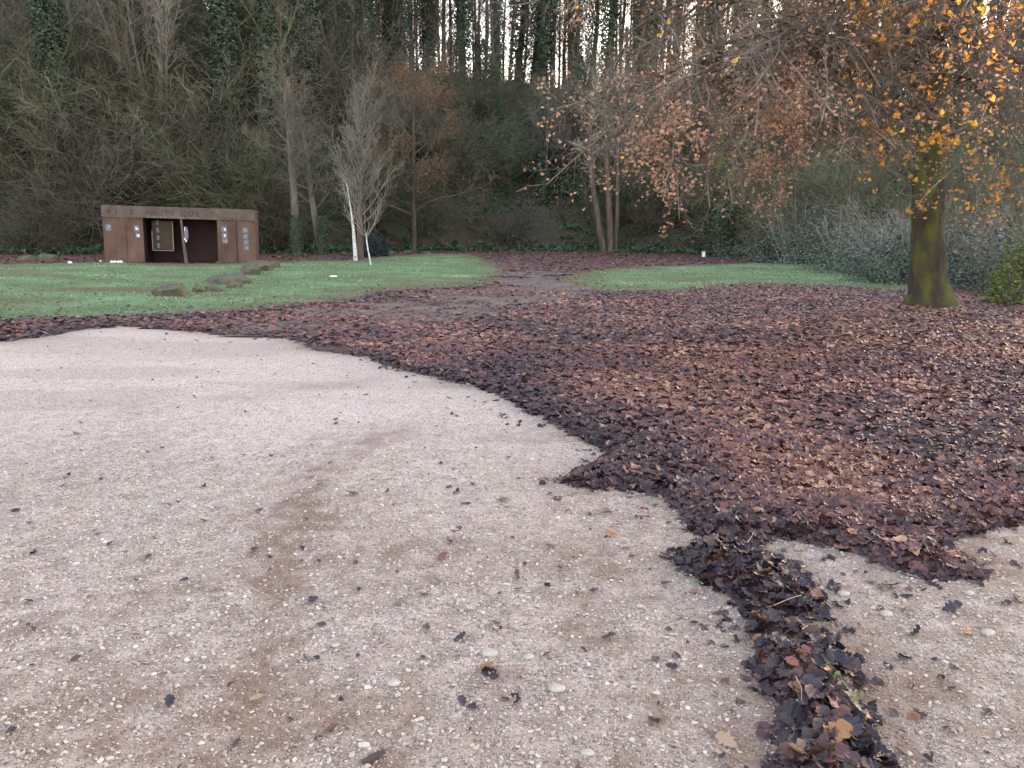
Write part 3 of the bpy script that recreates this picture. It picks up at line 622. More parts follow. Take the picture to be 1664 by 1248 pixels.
for px, py, Yd, s, h in ((752, 140, 79, 1.3, 2), (985, 140, 80, 1.2, 2), (840, 140, 86, 1.3, 2), (865, 140, 82, .95, 1), (958, 140, 84, 1.0, 2), (700, 130, 80, 1.1, 2), (885, 140, 80, 1.35, 1), (655, 120, 76, 1.15, 2), (935, 140, 84, 1.1, 2), (610, 130, 82, 1.2, 2), (560, 130, 78, 1.2, 2), (500, 130, 80, 1.3, 2), (1050, 140, 84, 1.2, 2)):
    P0 = at(px, py, Yd)
    place_tree(protos[1], P0[0], Yd, rn.uniform(0, 6), s, {752: 'stout ivy covered tree on the crest with a dark bare lower trunk', 985: 'tall ivy column of a tree where the crest meets the oak branches', 700: 'ivy hung tree on the crest above the rusty leaved tree',
        885: 'thick forked trunk in the middle of the bright crest gap', 655: 'ivy hung tree above the upright grey tree', 958: 'ivy wrapped tree just before the tall ivy column on the crest', 840: 'ivy wrapped tree a little before the thick forked trunk', 865: 'smaller ivy wrapped tree touching the thick forked trunk', 935: 'ivy wrapped tree between the forked trunk and the tall ivy column', 775: 'second ivy covered tree tight behind the stout one', 610: 'ivy hung tree over the shoulder of the upright grey tree', 560: 'ivy hung tree high above the leaning pale tree', 500: 'ivy hung tree high above the mossy footed trunks', 1050: 'ivy wrapped tree seen through the oak twigs on the crest'}[px], 'big trees on the hill crest', 'ivy_clad_tree', ivies[h])

# shrubs of the undergrowth
SHR = P_(seg=[5, 4, 3], wob=[.11, .15, .2], up=[.03, .0, -.02], tap=[.8, .8, .7], sides=[4, 3, 3], n=[12, 9], t0=[.15, .1], rr=[.45, .5], ang=[40, 45], lr=[.5, .5], sh=[.4, .3], rmin=.0045)
shrubs = []
for i in range(4):
    rr_ = random.Random(400 + i)
    st = [((rr_.uniform(-.5, .5), rr_.uniform(-.5, .5), -.1), (rr_.gauss(0, .6), rr_.gauss(0, .6), 1), rr_.uniform(2, 3.8), .025) for _ in range(20)]
    t_, b_, _ = tree_meshes('bare_shrub', st, SHR, 400 + i, M['bark'], M[['twig', 'twig_moss', 'twig_moss', 'twig'][i]])
    shrubs.append((t_, b_))
for k in range(165):
    x = rn.uniform(-48, 34); y = foot(x) + rn.uniform(-.5, 1) + abs(rn.gauss(0, 11))
    if in_corridor(x, y) or (x > -9 and x < 9 and y < foot(x) + 7 and rn.random() < .6): continue
    pxx, pyy = to_px((x, y, ground_z(x, y)))
    if not -80 < pxx < 1500: continue
    o = thing('bare_shrub', 'tangled leafless shrub ' + spot(pxx, (y - foot(x)) / np.interp(x, WX, WY)), 'shrub', (x, y, ground_z(x, y)), 'bare shrubs under the wood', rn.uniform(0, 6.28)); s = rn.uniform(.8, 1.7) * (1.25 if x < -10 else 1); o.scale = (s * 1.2, s * 1.2, s)
    q = shrubs[rn.randrange(4)]; link('stems', q[0], o); link('branches', q[1], o)

# ground cover on the slope: ferns at the foot, ivy and dead leaves above
def hill_pts(n, x0, x1, d0, d1, pw=1.):
    x = rng.uniform(x0, x1, n); y = foot(x) + d0 + (d1 - d0) * rng.random(n) ** pw; return x, y
x, y = hill_pts(19000, -24, 22, -.8, 16, 1.8); k = fbm(x / 2.0, y / 2.0, 91, 3) > .44; x = x[k]; y = y[k]; n = len(x)
ci = rng.integers(0, 1500, n); xx, yy = hill_pts(1500, -24, 22, -.8, 16, 1.8); cx = xx[ci] ; cy = yy[ci]; x = cx + rng.normal(0, .5, n); y = cy + rng.normal(0, .5, n)
link('ferns', scatter_mesh('ferns', M['fern'], FROND, np.stack([cx + (x - cx) * .35, cy + (y - cy) * .35, ground_z(cx, cy) + .04], 1), np.stack([rng.normal(0, .55, n), rng.normal(0, .55, n), np.ones(n)], 1), rng.uniform(.25, .7, n), np.clip(rng.normal(.45, .2, n), 0, 1)), kind='stuff')
x, y = hill_pts(85000, -50, 42, 0, 32, 1.2); nn = fbm(x / 3.5, y / 3.5, 93, 4) + .25 * rng.normal(0, .3, len(x)); k = nn > .46; x = x[k]; y = y[k]; n = len(x)
link('undergrowth', scatter_mesh('undergrowth', M['ivy'], SMALL, np.stack([x, y, ground_z(x, y) + rng.random(n) ** 2 * 1.1], 1), np.stack([rng.normal(0, .8, n), rng.normal(-.5, .8, n), np.ones(n) * .8], 1), rng.uniform(.10, .24, n), np.clip(rng.normal(.4, .22, n), 0, 1)), kind='stuff')
x, y = hill_pts(20000, -55, 45, -1, 34, 1.2); n = len(x)
link('dead_leaves', scatter_mesh('dead_leaves', M['litter'], SMALL, np.stack([x, y, ground_z(x, y) + .03], 1), np.stack([rng.normal(0, .3, n), rng.normal(-.4, .3, n), np.ones(n)], 1), rng.uniform(.12, .26, n), np.clip(rng.normal(.5, .2, n), 0, 1)), kind='stuff')

# ------------------------------------------------------------------ singled-out trees
def solo(name, label, starts, P, seed, bark, twig, base, lv=1, cat='tree'):
    o = thing(name, label, cat, base)
    t_, b_, tips = tree_meshes(name, starts, P, seed, M[bark], M[twig], lv)
    link('trunk', t_, o); link('branches', b_, o); return o, tips
def gxyz(px, py):
    p = gp(px, py); return (p[0], p[1], float(ground_z(p[0], p[1])))
# upright grey tree
b = gxyz(586, 419)
UP = P_(seg=[9, 6, 5, 3], wob=[.03, .08, .12, .14], up=[.02, .12, .07, .04], n=[56, 11, 8], t0=[.2, .1, .1], ang=[46, 32, 30], lr=[.42, .5, .45], sh=[.6, .3, .3], tap=[.9, .8, .8, .7], sides=[8, 4, 3, 3], rr=[.3, .5, .6], rmin=.006)
solo('upright_tree', 'upright pale grey tree with a dense broom of rising twigs and brown trunk', [((0, 0, -.2), (-.03, 0, 1), 7.8, .17)], UP, 31, 'bark_red', 'twig_greyer', b)
# white stemmed birch
b = gxyz(578, 424)
BI = P_(seg=[8, 5, 4, 3], wob=[.03, .12, .15, .2], up=[.01, .06, .02, 0], n=[18, 7, 5], t0=[.42, .15, .1], ang=[30, 35, 35], lr=[.3, .45, .45], sides=[7, 4, 3, 3], tap=[.95, .85, .8, .7], rmin=.004)
solo('birch_tree', 'thin white barked tree standing in front of the brown trunk of the upright tree', [((0, 0, -.1), (.01, 0, 1), 3.5, .105)], BI, 33, 'bark_white', 'twig_pale', b)
b = gxyz(603, 431)
YO = P_(seg=[5, 6, 4], wob=[.04, .07, .1], up=[0, .22, .1], n=[11, 5], t0=[.86, .3], ang=[52, 24], lr=[1.5, .35], sh=[.15, .3], tap=[.35, .8, .7], sides=[6, 4, 3], rr=[.5, .5], rmin=.006)
solo('young_tree', 'young white stemmed sapling with a cup of thin rising branches on the lawn edge', [((0, 0, -.05), (-.13, 0, 1), 1.35, .036)], YO, 36, 'bark_white', 'twig_pale', b)
# two mossy-footed trees beside the shelter
MO = P_(n=[22, 11, 9], t0=[.42, .15, .1], ang=[55, 48, 45])
b = gxyz(482, 416); solo('bare_tree', 'straight pale trunk with a mossy foot between the shelter and a leaning tree', [((0, 0, -.2), (-.02, 0, 1), 9.0, .24)], MO, 41, 'bark_grey2', 'twig', b)
b = gxyz(524, 414); solo('leaning_tree', 'slim pale tree leaning away from the upright grey tree with moss at its foot', [((0, 0, -.2), (-.17, 0, 1), 8.0, .2)], P_(n=[22, 11, 8], t0=[.3, .15, .1], wob=[.06, .14, .2, .25]), 42, 'bark_grey2', 'twig_grey', b)
for px, py, s_ in ((482, 416, .33), (526, 414, .34)):
    b = gxyz(px, py); me_ = ivy_mesh('moss', 2.0, .22, 1500, 500 + px, .09, m='yellowgreen', thick=.12)
    # moss sleeves belong to their trees
    own = [o for o in C.objects if o.parent is None and o.name.startswith(('bare_tree', 'leaning_tree')) and abs(o.location[0] - gxyz(482 if px == 482 else 524, 416 if px == 482 else 414)[0]) < .01]
    if own: q = link('moss', me_, own[-1]); q.data.materials[0] = M['ivy']
# rusty-leaved tree
P0 = at(672, 400, 50); b = (P0[0], 50, float(ground_z(P0[0], 50)))
RU = P_(seg=[8, 6, 5, 3], n=[26, 11, 9], t0=[.2, .15, .1], ang=[58, 45, 45], lr=[.46, .45, .42], up=[.02, .03, .0, 0])
o, tips = solo('rusty_leaved_tree', 'tree keeping rust brown dead leaves beside the upright grey tree', [((0, 0, -.3), (.02, 0, 1), 10.5, .17)], RU, 52, 'bark', 'twig', b)
def tip_leaves(tips, n, spread, smin, smax, m, name='foliage', keepf=None, tmps=SMALL, seed=1):
    r_ = np.random.default_rng(seed); A = np.array([t_[0] for t_ in tips]); 
    if keepf is not None: A = A[keepf(A)]
    i = r_.integers(0, len(A), n); P = A[i] + r_.normal(0, spread, (n, 3))
    return P, r_
P, r_ = tip_leaves(tips, 6500, .16, 0, 0, 'rusty', keepf=lambda A: (A[:, 0] > -2.5) & (vnoise(A[:, 0] * .8 + 7, A[:, 2] * .8, 3) > .38), seed=5); n = len(P)
V, F, T = scatter(SMALL, P, frames(r_.normal(0, 1, (n, 3)), r_.uniform(0, 6.28, n)), r_.uniform(.06, .14, n), r_.random(n))
link('foliage', make_mesh('rusty_foliage', V, F, tone=T, mats=[M['rusty']]), o, kind='stuff')
# pale multi-stemmed tree behind the shelter
P0 = at(268, 330, 47); b = (P0[0], 47, float(ground_z(P0[0], 47)))
def stem_to(px, py, Y):
    q = at(px, py, Y); d = (q[0] - b[0], q[1] - b[1], q[2] - b[2]); return d
MS = P_(seg=[9, 6, 4, 3], wob=[.035, .1, .15, .2], up=[.0, .08, .03, .0], n=[11, 8, 7], t0=[.35, .2, .1], ang=[28, 35, 40], lr=[.30, .42, .42], sides=[6, 4, 3, 3], rr=[.4, .5, .5])
st = []
for (qx, qy, r0) in ((150, -60, .11), (195, -80, .13), (225, -90, .1), (262, -90, .14), (278, -70, .1), (300, -60, .09), (236, -40, .1), (180, 20, .08)):
    q = at(qx, qy, 46 + rn.uniform(-1.5, 1.5)); o0 = (rn.uniform(-.3, .3), rn.uniform(-.3, .3), 1.5 + rn.uniform(-.3, .8)); d = (q[0] - b[0] - o0[0], q[1] - b[1], q[2] - b[2] - o0[2]); st.append((o0, d, math.sqrt(sum(c * c for c in d)), r0))
o, tips = solo('many_stemmed_tree', 'tree fanning into many pale stems above an ivy covered base behind the shelter', st, MS, 61, 'bark_pale', 'twig_pale', b)
lt = Tubes(); lt.add([(0, 0, -.5), (0, 0, 1), (0, 0, 2.6)], [.6, .5, .35], 9); link('stump', lt.mesh('stump', M['bark']), o); link('ivy', ivy_mesh('ivy', 4.6, .5, 4200, 71, .14, thick=.45), o)
# clump of three reddish stems and its neighbour at the end of the path
b = gxyz(985, 409)
def limb(o_, d, L, r): return (o_, d, L, r)
TRI = P_(seg=[9, 6, 5, 3], n=[18, 11, 9], t0=[.5, .15, .1], wob=[.03, .14, .2, .25], ang=[60, 45, 45], lr=[.3, .42, .42], sides=[8, 4, 3, 3], tap=[.6, .85, .85, .7])
q = at(942, 190, 53); o, _ = solo('triple_stemmed_tree', 'tree of three reddish stems rising together where the path ends', [((-.1, 0, -.2), (q[0] - b[0], 0, q[2]), 10.5, .26), ((.32, .2, -.2), (.0, .03, 1), 12, .27), ((.68, .5, -.2), (.03, .05, 1), 12, .19)], TRI, 77, 'bark_red', 'twig_pale', b)
b = gxyz(1010, 405); solo('bare_tree', 'single dark straight trunk beside the three reddish stems', [((0, 0, -.2), (.02, 0, 1), 12, .26)], TRI, 78, 'bark', 'twig', b)
# ivy trunks by the lawn end
for px, py, H, lab, sd in ((1170, 417, 5.5, 'thick ivy smothered trunk at the far end of the lawn', 81), (1228, 418, 3.4, 'short mossy trunk next to the thick ivy smothered trunk', 82)):
    b = gxyz(px, py); o, _ = solo('ivy_clad_tree', lab, [((0, 0, -.2), (.02, 0, 1), 11, .5 if sd == 81 else .38)], TRI, sd, 'mossbark', 'twig', b)
    link('ivy', ivy_mesh('ivy', H, .42, int(H * 850), sd, .12, thick=.4), o)
# far trees seen past the oak
# ------------------------------------------------------------------ thicket and bushes
def bush(name, label, x, y, rx, ry, h, n, m, seed, size=(.05, .11), group=None, cat='bush', stems=14, twm='twig', z0=None, stuffname='foliage'):
    z0 = float(ground_z(x, y)) if z0 is None else z0
    o = thing(name, label, cat, (x, y, z0), group); r_ = np.random.default_rng(seed)
    a = r_.uniform(0, 6.28, n); ph = np.arccos(r_.uniform(-.1, 1, n)); rr = (.35 + .65 * r_.random(n) ** .4)
    lump = .62 + .75 * vnoise(a * 1.1 + seed, ph * 2.2, seed)
    P = np.stack([rx * rr * lump * np.sin(ph) * np.cos(a), ry * rr * lump * np.sin(ph) * np.sin(a), h * rr * lump * np.cos(ph) * .95 + .05], 1); P[:, 2] = np.abs(P[:, 2])
    N = P / np.array([rx, ry, h]) + r_.normal(0, .55, (n, 3)); N[:, 2] += .3
    V, F, T = scatter(SMALL, P, frames(N, r_.uniform(0, 6.28, n)), r_.uniform(*size, n), np.clip(r_.beta(2, 3, n) + .35 * (vnoise(P[:, 0] * 2 + 9, P[:, 2] * 2, seed) - .5) + .25 * (r_.random(n) > .96), 0, 1))
    link(stuffname, make_mesh(name + '_foliage', V, F, tone=T, mats=[M[m]]), o, kind='stuff')
    rr2 = random.Random(seed); st = [((rr2.uniform(-.3, .3) * rx, rr2.uniform(-.3, .3) * ry, -.05), (rr2.gauss(0, .55) * rx / max(h, .1), rr2.gauss(0, .55) * ry / max(h, .1), 1), h * rr2.uniform(.8, 1.35), .014 + .004 * h) for _ in range(stems)]
    TB = [Tubes() for _ in range(3)]; tips = []
    Pm = dict(SHR); Pm['n'] = [8, 4]
    for s in st: grow(TB, tips, s[0], vnorm(s[1]), s[2], s[3], 0, Pm, rr2)
    tw = Tubes()
    for tb in TB:
        for k_, v_ in tb.g.items(): tw.g.setdefault(k_, []).extend(v_)
    link('stems', tw.mesh('stems', M[twm], smooth=False), o)
    return o
TH = [ # px, py(base), rx, ry, h
    (1235, 424, 2.2, 1.8, 1.8), (1290, 428, 2.2, 2, 2.6), (1335, 432, 2.2, 2, 2.6), (1385, 443, 2.0, 2, 2.3), (1425, 450, 2.0, 1.8, 2.3), (1450, 462, 1.7, 1.5, 1.9), (1500, 462, 2.0, 1.7, 2.1),
    (1560, 462, 2.2, 1.8, 2.4), (1610, 470, 2.0, 1.7, 2.3), (1660, 480, 1.8, 1.5, 2.2), (1730, 492, 2.0, 1.6, 2.5), (1480, 440, 2.6, 2, 3.0), (1560, 436, 2.6, 2, 3.4), (1650, 440, 2.6, 2, 3.6), (1350, 420, 2.6, 2, 3.4), (1420, 425, 2.6, 2, 3.2)]
THL = ['low bramble bush at the far tip of the thicket by the short mossy trunk', 'second bramble bush from the short mossy trunk along the lawn', 'third bramble bush from the short mossy trunk along the lawn', 'bramble bush where the lawn edge turns towards the oak', 'bramble bush midway between the lawn corner and the oak trunk',
    'low bramble bush at the nearest corner of the lawn', 'bramble bush showing just beside the oak trunk', 'bramble bush hidden partly by the oak trunk', 'bramble bush directly past the oak trunk', 'bramble bush behind the yellow green bush', 'bramble bush at the very edge of the view past the oak', 'tall bramble mound rising behind the lawn corner',
    'tall bramble mound rising behind the oak trunk', 'tallest bramble mound past the oak trunk', 'bramble mound at the back over the far lawn edge', 'bramble mound at the back above the lawn corner']
for i, (px, py, rx, ry, h) in enumerate(TH):
    p = gp(px, py); y_ = p[1] + ry * .6
    bush('bramble_bush', THL[i], p[0] * y_ / p[1], y_, rx, ry, h * 1.0, 3800, 'bramble', 600 + i, size=(.05, .12), group='bramble thicket beside the oak', twm='twig_pale' if i % 2 else 'twig', stems=16, z0=0)
p = gp(1652, 492); bush('yellow_green_bush', 'yellow green leafy bush in front of the grey green brambles past the oak', p[0], p[1], .8, .7, 1.75, 2600, 'yellowgreen', 650, size=(.05, .11), stems=10)
p = gp(606, 417); bush('round_bush', 'small dark blue green rounded bush behind the white stemmed sapling', p[0], p[1] , .85, .8, 1.05, 6000, 'darkbush', 651, size=(.05, .1), stems=6)
# tall shrubs rising behind the thicket
for i, (px, py, Y, s) in enumerate(((1260, 420, 50, 1.7), (1330, 420, 47, 1.8), (1400, 420, 44, 1.7), (1480, 420, 40, 1.7), (1560, 420, 36, 1.5), (1640, 420, 34, 1.5), (1210, 420, 52, 1.5), (1300, 420, 44, 1.5), (1700, 430, 32, 1.6))):
    q_ = at(px, py, Y); o = thing('tall_shrub', 'tall grey twiggy shrub ' + ['over the second bramble bush', 'over the third bramble bush', 'over the lawn corner brambles', 'seen before the oak trunk', 'seen just past the oak trunk', 'above the yellow green bush', 'behind the short mossy trunk', 'crowding the far lawn edge', 'at the edge of view past the oak'][i], 'shrub', (q_[0], Y, float(ground_z(q_[0], Y))), 'tall shrubs behind the thicket', rn.uniform(0, 6)); o.scale = (s * 1.1, s * 1.1, s)
    q = shrubs[2 if i % 3 else 1]; link('stems', q[0], o); link('branches', q[1], o)
for i, (px, Y, w_, h_) in enumerate(((1240, 58, 3, 4), (1330, 56, 3.5, 4.5), (1420, 52, 3.5, 4.5), (1520, 48, 3.5, 4.5), (1610, 42, 3, 4.2), (1120, 59, 3, 3.2), (1680, 40, 3, 4.4))):
    q_ = at(px, 400, Y); bush('evergreen_shrub', 'dark evergreen shrub ' + ['behind the short mossy trunk', 'behind the far brambles', 'behind the lawn corner brambles', 'between the brambles and the oak trunk', 'just past the oak trunk', 'at the end of the red leafy ground', 'behind the yellow green bush'][i], q_[0], Y, w_, 2.2, h_, 2900, 'ivy', 670 + i, size=(.10, .2), group='evergreen shrubs at the slope foot', stems=5)

for i, (px, Y, w_, h_, lab) in enumerate(((325, 54, 2.2, 7.0, 'tall dark evergreen clump directly above the shelter'), (345, 60, 2.4, 8.0, 'second evergreen clump higher up behind the shelter end'), (430, 50, 2.2, 3.0, 'low dark evergreen between the shelter and the mossy trunks'), (125, 50, 2.6, 5.0, 'green holly-like bush above the lawn end before the shelter'), (40, 44, 2.6, 3.4, 'green bush in the wood at the lawn end'),
        (640, 59, 2.4, 3.2, 'dark evergreen under the rusty leaved tree'), (735, 62, 2.8, 3.6, 'dark evergreen on the bank past the rusty leaved tree'), (800, 62, 2.6, 3.0, 'dark evergreen on the bank facing the path end'), (860, 63, 2.8, 4.0, 'tall evergreen on the bank facing the path end'), (925, 62, 2.4, 3.4, 'dark evergreen just before the reddish triple stems'), (1040, 60, 2.6, 3.4, 'dark evergreen past the single dark trunk'),
        (560, 58, 2.4, 4.4, 'dark evergreen behind the upright grey tree'), (220, 62, 2.6, 6.5, 'dark evergreen clump behind the fan of pale stems'))):
    q_ = at(px, 400, Y); bush('evergreen_shrub', lab, q_[0], Y, w_, 2.0, h_, 2900, 'ivy', 800 + i, size=(.12, .26), group='evergreen clumps on the slope', stems=4)

# ------------------------------------------------------------------ the oak
b = gxyz(1512, 496); OY = b[1]
oak = thing('oak_tree', 'big oak with a mossy trunk and drooping branches of brown and golden leaves', 'tree', b)
def rel(px, py, Y): q = at(px, py, Y); return (q[0] - b[0], q[1] - b[1], q[2] - b[2])
axis = [rel(1512, 500, OY), rel(1510, 480, OY), rel(1509, 455, OY), rel(1508, 400, OY), rel(1508, 330, OY), rel(1512, 260, OY), rel(1517, 200, OY), rel(1525, 140, OY), rel(1540, 70, OY), rel(1560, -20, OY), rel(1575, -120, OY)]
rads = [.56, .43, .375, .345, .32, .29, .275, .25, .22, .17, .12]
# trunk mesh with flared root and lumps
ax = np.array(axis); tt = np.linspace(0, 1, 200); ss = np.linspace(0, 1, len(ax)); A = np.stack([np.interp(tt, ss, ax[:, k]) for k in range(3)], 1); RR = np.interp(tt, ss, rads)
ns = 84; an = np.arange(ns) * 2 * np.pi / ns
lump = 1 + .10 * (vnoise(an[None, :] * 2 + 3, A[:, 2:3] * 1.2, 5) - .5) + .26 * np.abs(fbm(an[None, :] * 8 + .9 * vnoise(an[None, :], A[:, 2:3] * 3, 8), A[:, 2:3] * 2.0, 9, 2) - .5) + .03 * vnoise(an[None, :] * 20, A[:, 2:3] * 9, 4) + .16 * np.exp(-np.clip(A[:, 2:3], 0, 9) / .35) * np.sin(an[None, :] * 5 + 1) + .5 * np.exp(-np.clip(A[:, 2:3] + .1, 0, 9) / .25) * np.exp(-((an[None, :] - 6.0) / .5) ** 2)
V = np.stack([A[:, 0:1] + RR[:, None] * lump * np.cos(an), A[:, 1:2] + RR[:, None] * lump * np.sin(an), np.repeat(A[:, 2:3], ns, 1)], -1).reshape(-1, 3)
i_ = np.arange(199)[:, None]; j_ = np.arange(ns)[None]
F = np.stack([i_ * ns + j_, i_ * ns + (j_ + 1) % ns, (i_ + 1) * ns + (j_ + 1) % ns, (i_ + 1) * ns + j_], -1).reshape(-1, 4)
link('trunk', make_mesh('oak_trunk', V, [F], smooth=True, mats=[M['mossbark']]), oak)
rn2 = random.Random(99); TBo = [Tubes() for _ in range(4)]; tips = []
OAKP = dict(seg=[6, 4, 3], wob=[.10, .14, .18], up=[-.03, -.045, -.05], tap=[.85, .85, .7], sides=[5, 3, 3], n=[12, 7], t0=[.12, .08], rr=[.45, .5], ang=[42, 42], lr=[.5, .42], sh=[.35, .3], rmin=.0024)
limbs = [ # fork height pixel y, via, end, radius
    (160, (1440, 20, 17.5), (1290, -40, 15), .13), (150, (1390, 60, 16.5), (1180, 70, 13.5), .13), (170, (1380, 90, 17), (1190, 150, 14.5), .10), (190, (1400, 190, 17), (1270, 270, 15), .08),
    (140, (1300, -20, 16), (1010, 60, 13), .13), (150, (1300, 60, 15.5), (1010, 190, 13.5), .12), (120, (1350, -80, 16), (960, -60, 13.5), .12), (100, (1420, -100, 17), (1120, -60, 13), .12),
    (120, (1610, 95, 19), (1760, 130, 18), .11), (110, (1640, 50, 18), (1760, 20, 16), .10), (200, (1570, 230, 18), (1690, 290, 16.5), .06), (60, (1590, -60, 19), (1690, -120, 18), .12),
    (90, (1500, -60, 17), (1420, -120, 14), .11), (150, (1480, 60, 16.5), (1450, 60, 13.5), .09), (170, (1560, 120, 17), (1620, 190, 14.5), .07), (60, (1250, -120, 15), (900, -90, 13), .12),
    (150, (1280, 100, 15), (1090, 230, 13.8), .09), (130, (1550, 0, 16.5), (1560, 20, 13), .09), (160, (1340, 110, 15.5), (1180, 250, 14.6), .08), (150, (1320, 60, 15.5), (1040, 215, 13.2), .08), (140, (1330, 20, 15.5), (1110, 180, 12.6), .09), (150, (1360, 30, 15), (1240, 130, 12.2), .08), (130, (1440, -30, 16), (1340, 90, 12.5), .08), (150, (1460, 90, 17), (1390, 240, 14.5), .06), (140, (1560, 60, 18), (1660, 240, 15), .07)]
for fy_, via, end, r0 in limbs:
    p0 = rel(1520 + (200 - fy_) * .1, fy_, OY); p1 = rel(*via); p2 = rel(*end)
    K = 12; pts = []
    for k in range(K):
        t_ = k / (K - 1); u1 = 1 - t_
        q = [u1 * u1 * p0[c] + 2 * t_ * u1 * (2 * p1[c] - .5 * (p0[c] + p2[c])) + t_ * t_ * p2[c] for c in range(3)]
        if 0 < k < K - 1: q = [c + rn2.gauss(0, .09) for c in q]
        pts.append(tuple(q))
    rad = [max(r0 * (1 - .88 * k / (K - 1)), .012) for k in range(K)]
    TBo[0].add(pts, rad, 7)
    Lt = sum(math.dist(pts[k], pts[k + 1]) for k in range(K - 1))
    nb = int(3 + Lt * 1.65)
    for c in range(nb):
        t_ = .28 + .72 * (c + rn2.random()) / nb; f_ = min(t_ * (K - 1), K - 1.001); i0 = int(f_); q = tuple(pts[i0][j] + (pts[i0 + 1][j] - pts[i0][j]) * (f_ - i0) for j in range(3))
        d = vnorm(tuple(pts[i0 + 1][j] - pts[i0][j] for j in range(3))); dd = side(d, R(rn2.uniform(25, 75)), rn2.uniform(0, 6.28)); dd = vnorm((dd[0], dd[1], dd[2] * .6 - .18))
        grow(TBo[1:], tips, q, dd, rn2.uniform(1.1, 2.5) * (1.1 - .3 * t_), rad[i0] * .45 + .006, 0, OAKP, rn2)
lim = Tubes(); twg = Tubes()
for k_, v_ in TBo[0].g.items(): lim.g.setdefault(k_, []).extend(v_)
for tb in TBo[1:]:
    for k_, v_ in tb.g.items(): twg.g.setdefault(k_, []).extend(v_)
link('limbs', lim.mesh('oak_limbs', M['bark']), oak)
M['oaktwig'] = mat('oak_twigs', [(.045, .034, .027), (.12, .092, .075), (.30, .25, .205)], scale=.7, rough=.85)
link('branches', twg.mesh('oak_twigs', M['oaktwig'], smooth=False), oak)
TP = np.array([t_[0] for t_ in tips]); TPW = TP + np.array(b); tpx, tpy = to_px(TPW)
print('oak tips', len(TP))
r_ = np.random.default_rng(17)
wt = .10 + .9 * sstep(.42, .62, vnoise(TP[:, 0] * .8 + 3, TP[:, 2] * .8 + 8 + TP[:, 1] * .3, 7))
wt = wt * np.where((tpx < 1310) & (tpy > 90), 2.2, .38)
def oak_leaves(n, wgt, smin, smax, tmps, clump=.07):
    i = r_.choice(len(TP), n, p=wgt / wgt.sum()); P = TP[i] + r_.normal(0, clump, (n, 3)); N = r_.normal(0, 1, (n, 3)); N[:, 2] *= .6
    return P, N, r_.uniform(smin, smax, n), i
P, N, s, _ = oak_leaves(11500, wt, .045, .085, LEAF_LO); n = len(P)
V, F, T = scatter(LEAF_LO, P, frames(N, r_.uniform(0, 6.28, n)), s, r_.beta(2.2, 2, n))
link('brown_leaves', make_mesh('oak_brown_leaves', V, F, tone=T, mats=[M['oak_brown']]), oak, kind='stuff')
wg = np.where(tpx > 1370, 1., .03) * (.05 + sstep(.55, .72, vnoise(TP[:, 0] * 1.3, TP[:, 2] * 1.3 + TP[:, 1] * .5, 9)))
P, N, s, _ = oak_leaves(1250, wg, .08, .14, LEAF_LO, .09); n = len(P)
pw = P + np.array(b); dist = np.linalg.norm(pw - np.array([0, 0, EYE]), axis=1); qx, qy = to_px(pw); vis = (qx > 0) & (qx < 1664) & (qy > 0) & (qy < 520)
order = np.argsort(np.where(vis, -s / dist, 1)); sel = order[:290]; rest = order[290:]
V, F, T = scatter(LEAF_LO, P[rest], frames(N[rest], r_.uniform(0, 6.28, len(rest))), s[rest], r_.random(len(rest)))
link('golden_leaves', make_mesh('oak_golden_leaves', V, F, tone=T, mats=[M['oak_gold']]), oak, kind='stuff')
def leaf_data(tm, nm, m): return make_mesh(nm, tm[0], tm[1], smooth=True, mats=[m])
GM = [mat('oak_leaf_gold_single', [(.38, .15, .035), (.54, .26, .05), (.68, .42, .08)], scale=1, rough=.6, attr_w=.8, objrand=1, trans=.5)]
LD = [leaf_data(oak_leaf(13, 90 + q, .35, 4), 'oak_leaf', GM[0]) for q in range(5)]
for c, k in enumerate(sel):
    o = link('leaf', LD[c % 5], oak); o.location = P[k]; s_ = s[k] * 1.05; o.scale = (s_, s_ * r_.uniform(.8, 1.3), s_ * r_.uniform(1, 3)); o.rotation_euler = (r_.uniform(-1.2, 1.2), r_.uniform(.2, 1.6), r_.uniform(0, 6.28))

# ------------------------------------------------------------------ shelter
A0 = gxyz(171, 427); B0 = gxyz(416, 428); A0 = np.array(A0); B0 = np.array(B0)
W = float(np.hypot(*(B0 - A0)[:2])); ang = math.atan2(B0[1] - A0[1], B0[0] - A0[0])
H = 2.33 * W / 5.9; D = 2.0; k_ = W / 246.0      # metres per photo pixel on the front
sh = thing('shelter', 'rust brown weathering steel shelter with an open dark bay at the edge of the lawn', 'shelter', (A0[0], A0[1], -.01), None, ang)
sh.rotation_euler[1] = R(.8)
def sp(name, x0, x1, y0, y1, z0, z1, m, parent=sh, **kw): return link(name, Box().add(x0, x1, y0, y1, z0, z1).me(name, M[m]), parent, **kw)
def X(px): return (px - 170) * k_
LZ = H - 19.5 * k_                                # underside of the lintel
XL, XR = X(233), X(353)
for x0, x1 in ((0.0, X(198)), (X(206), XL), (XR, X(384)), (X(386), W)):
    pn = sp('panel', x0, x1, .0, .05, 0, LZ - .004, 'steel')
sp('pilaster', X(198) + .002, X(206) - .002, -.02, .05, 0, LZ - .004, 'steel'); sp('pilaster', X(384) + .002, X(386) - .002, -.008, .05, 0, LZ - .004, 'steel_dark')
sp('lintel', -.02, X(294) - .004, -.02, .06, LZ, H, 'steel_top'); sp('lintel', X(294) + .004, W + .02, -.02, .06, LZ, H, 'steel_top')
sp('roof', .0, W, .065, D, H - .09, H - .03, 'steel_top')
sp('side_wall', 0, .05, .055, D, 0, H - .1, 'steel'); sp('side_wall', W - .05, W, .055, D, 0, H - .1, 'steel')
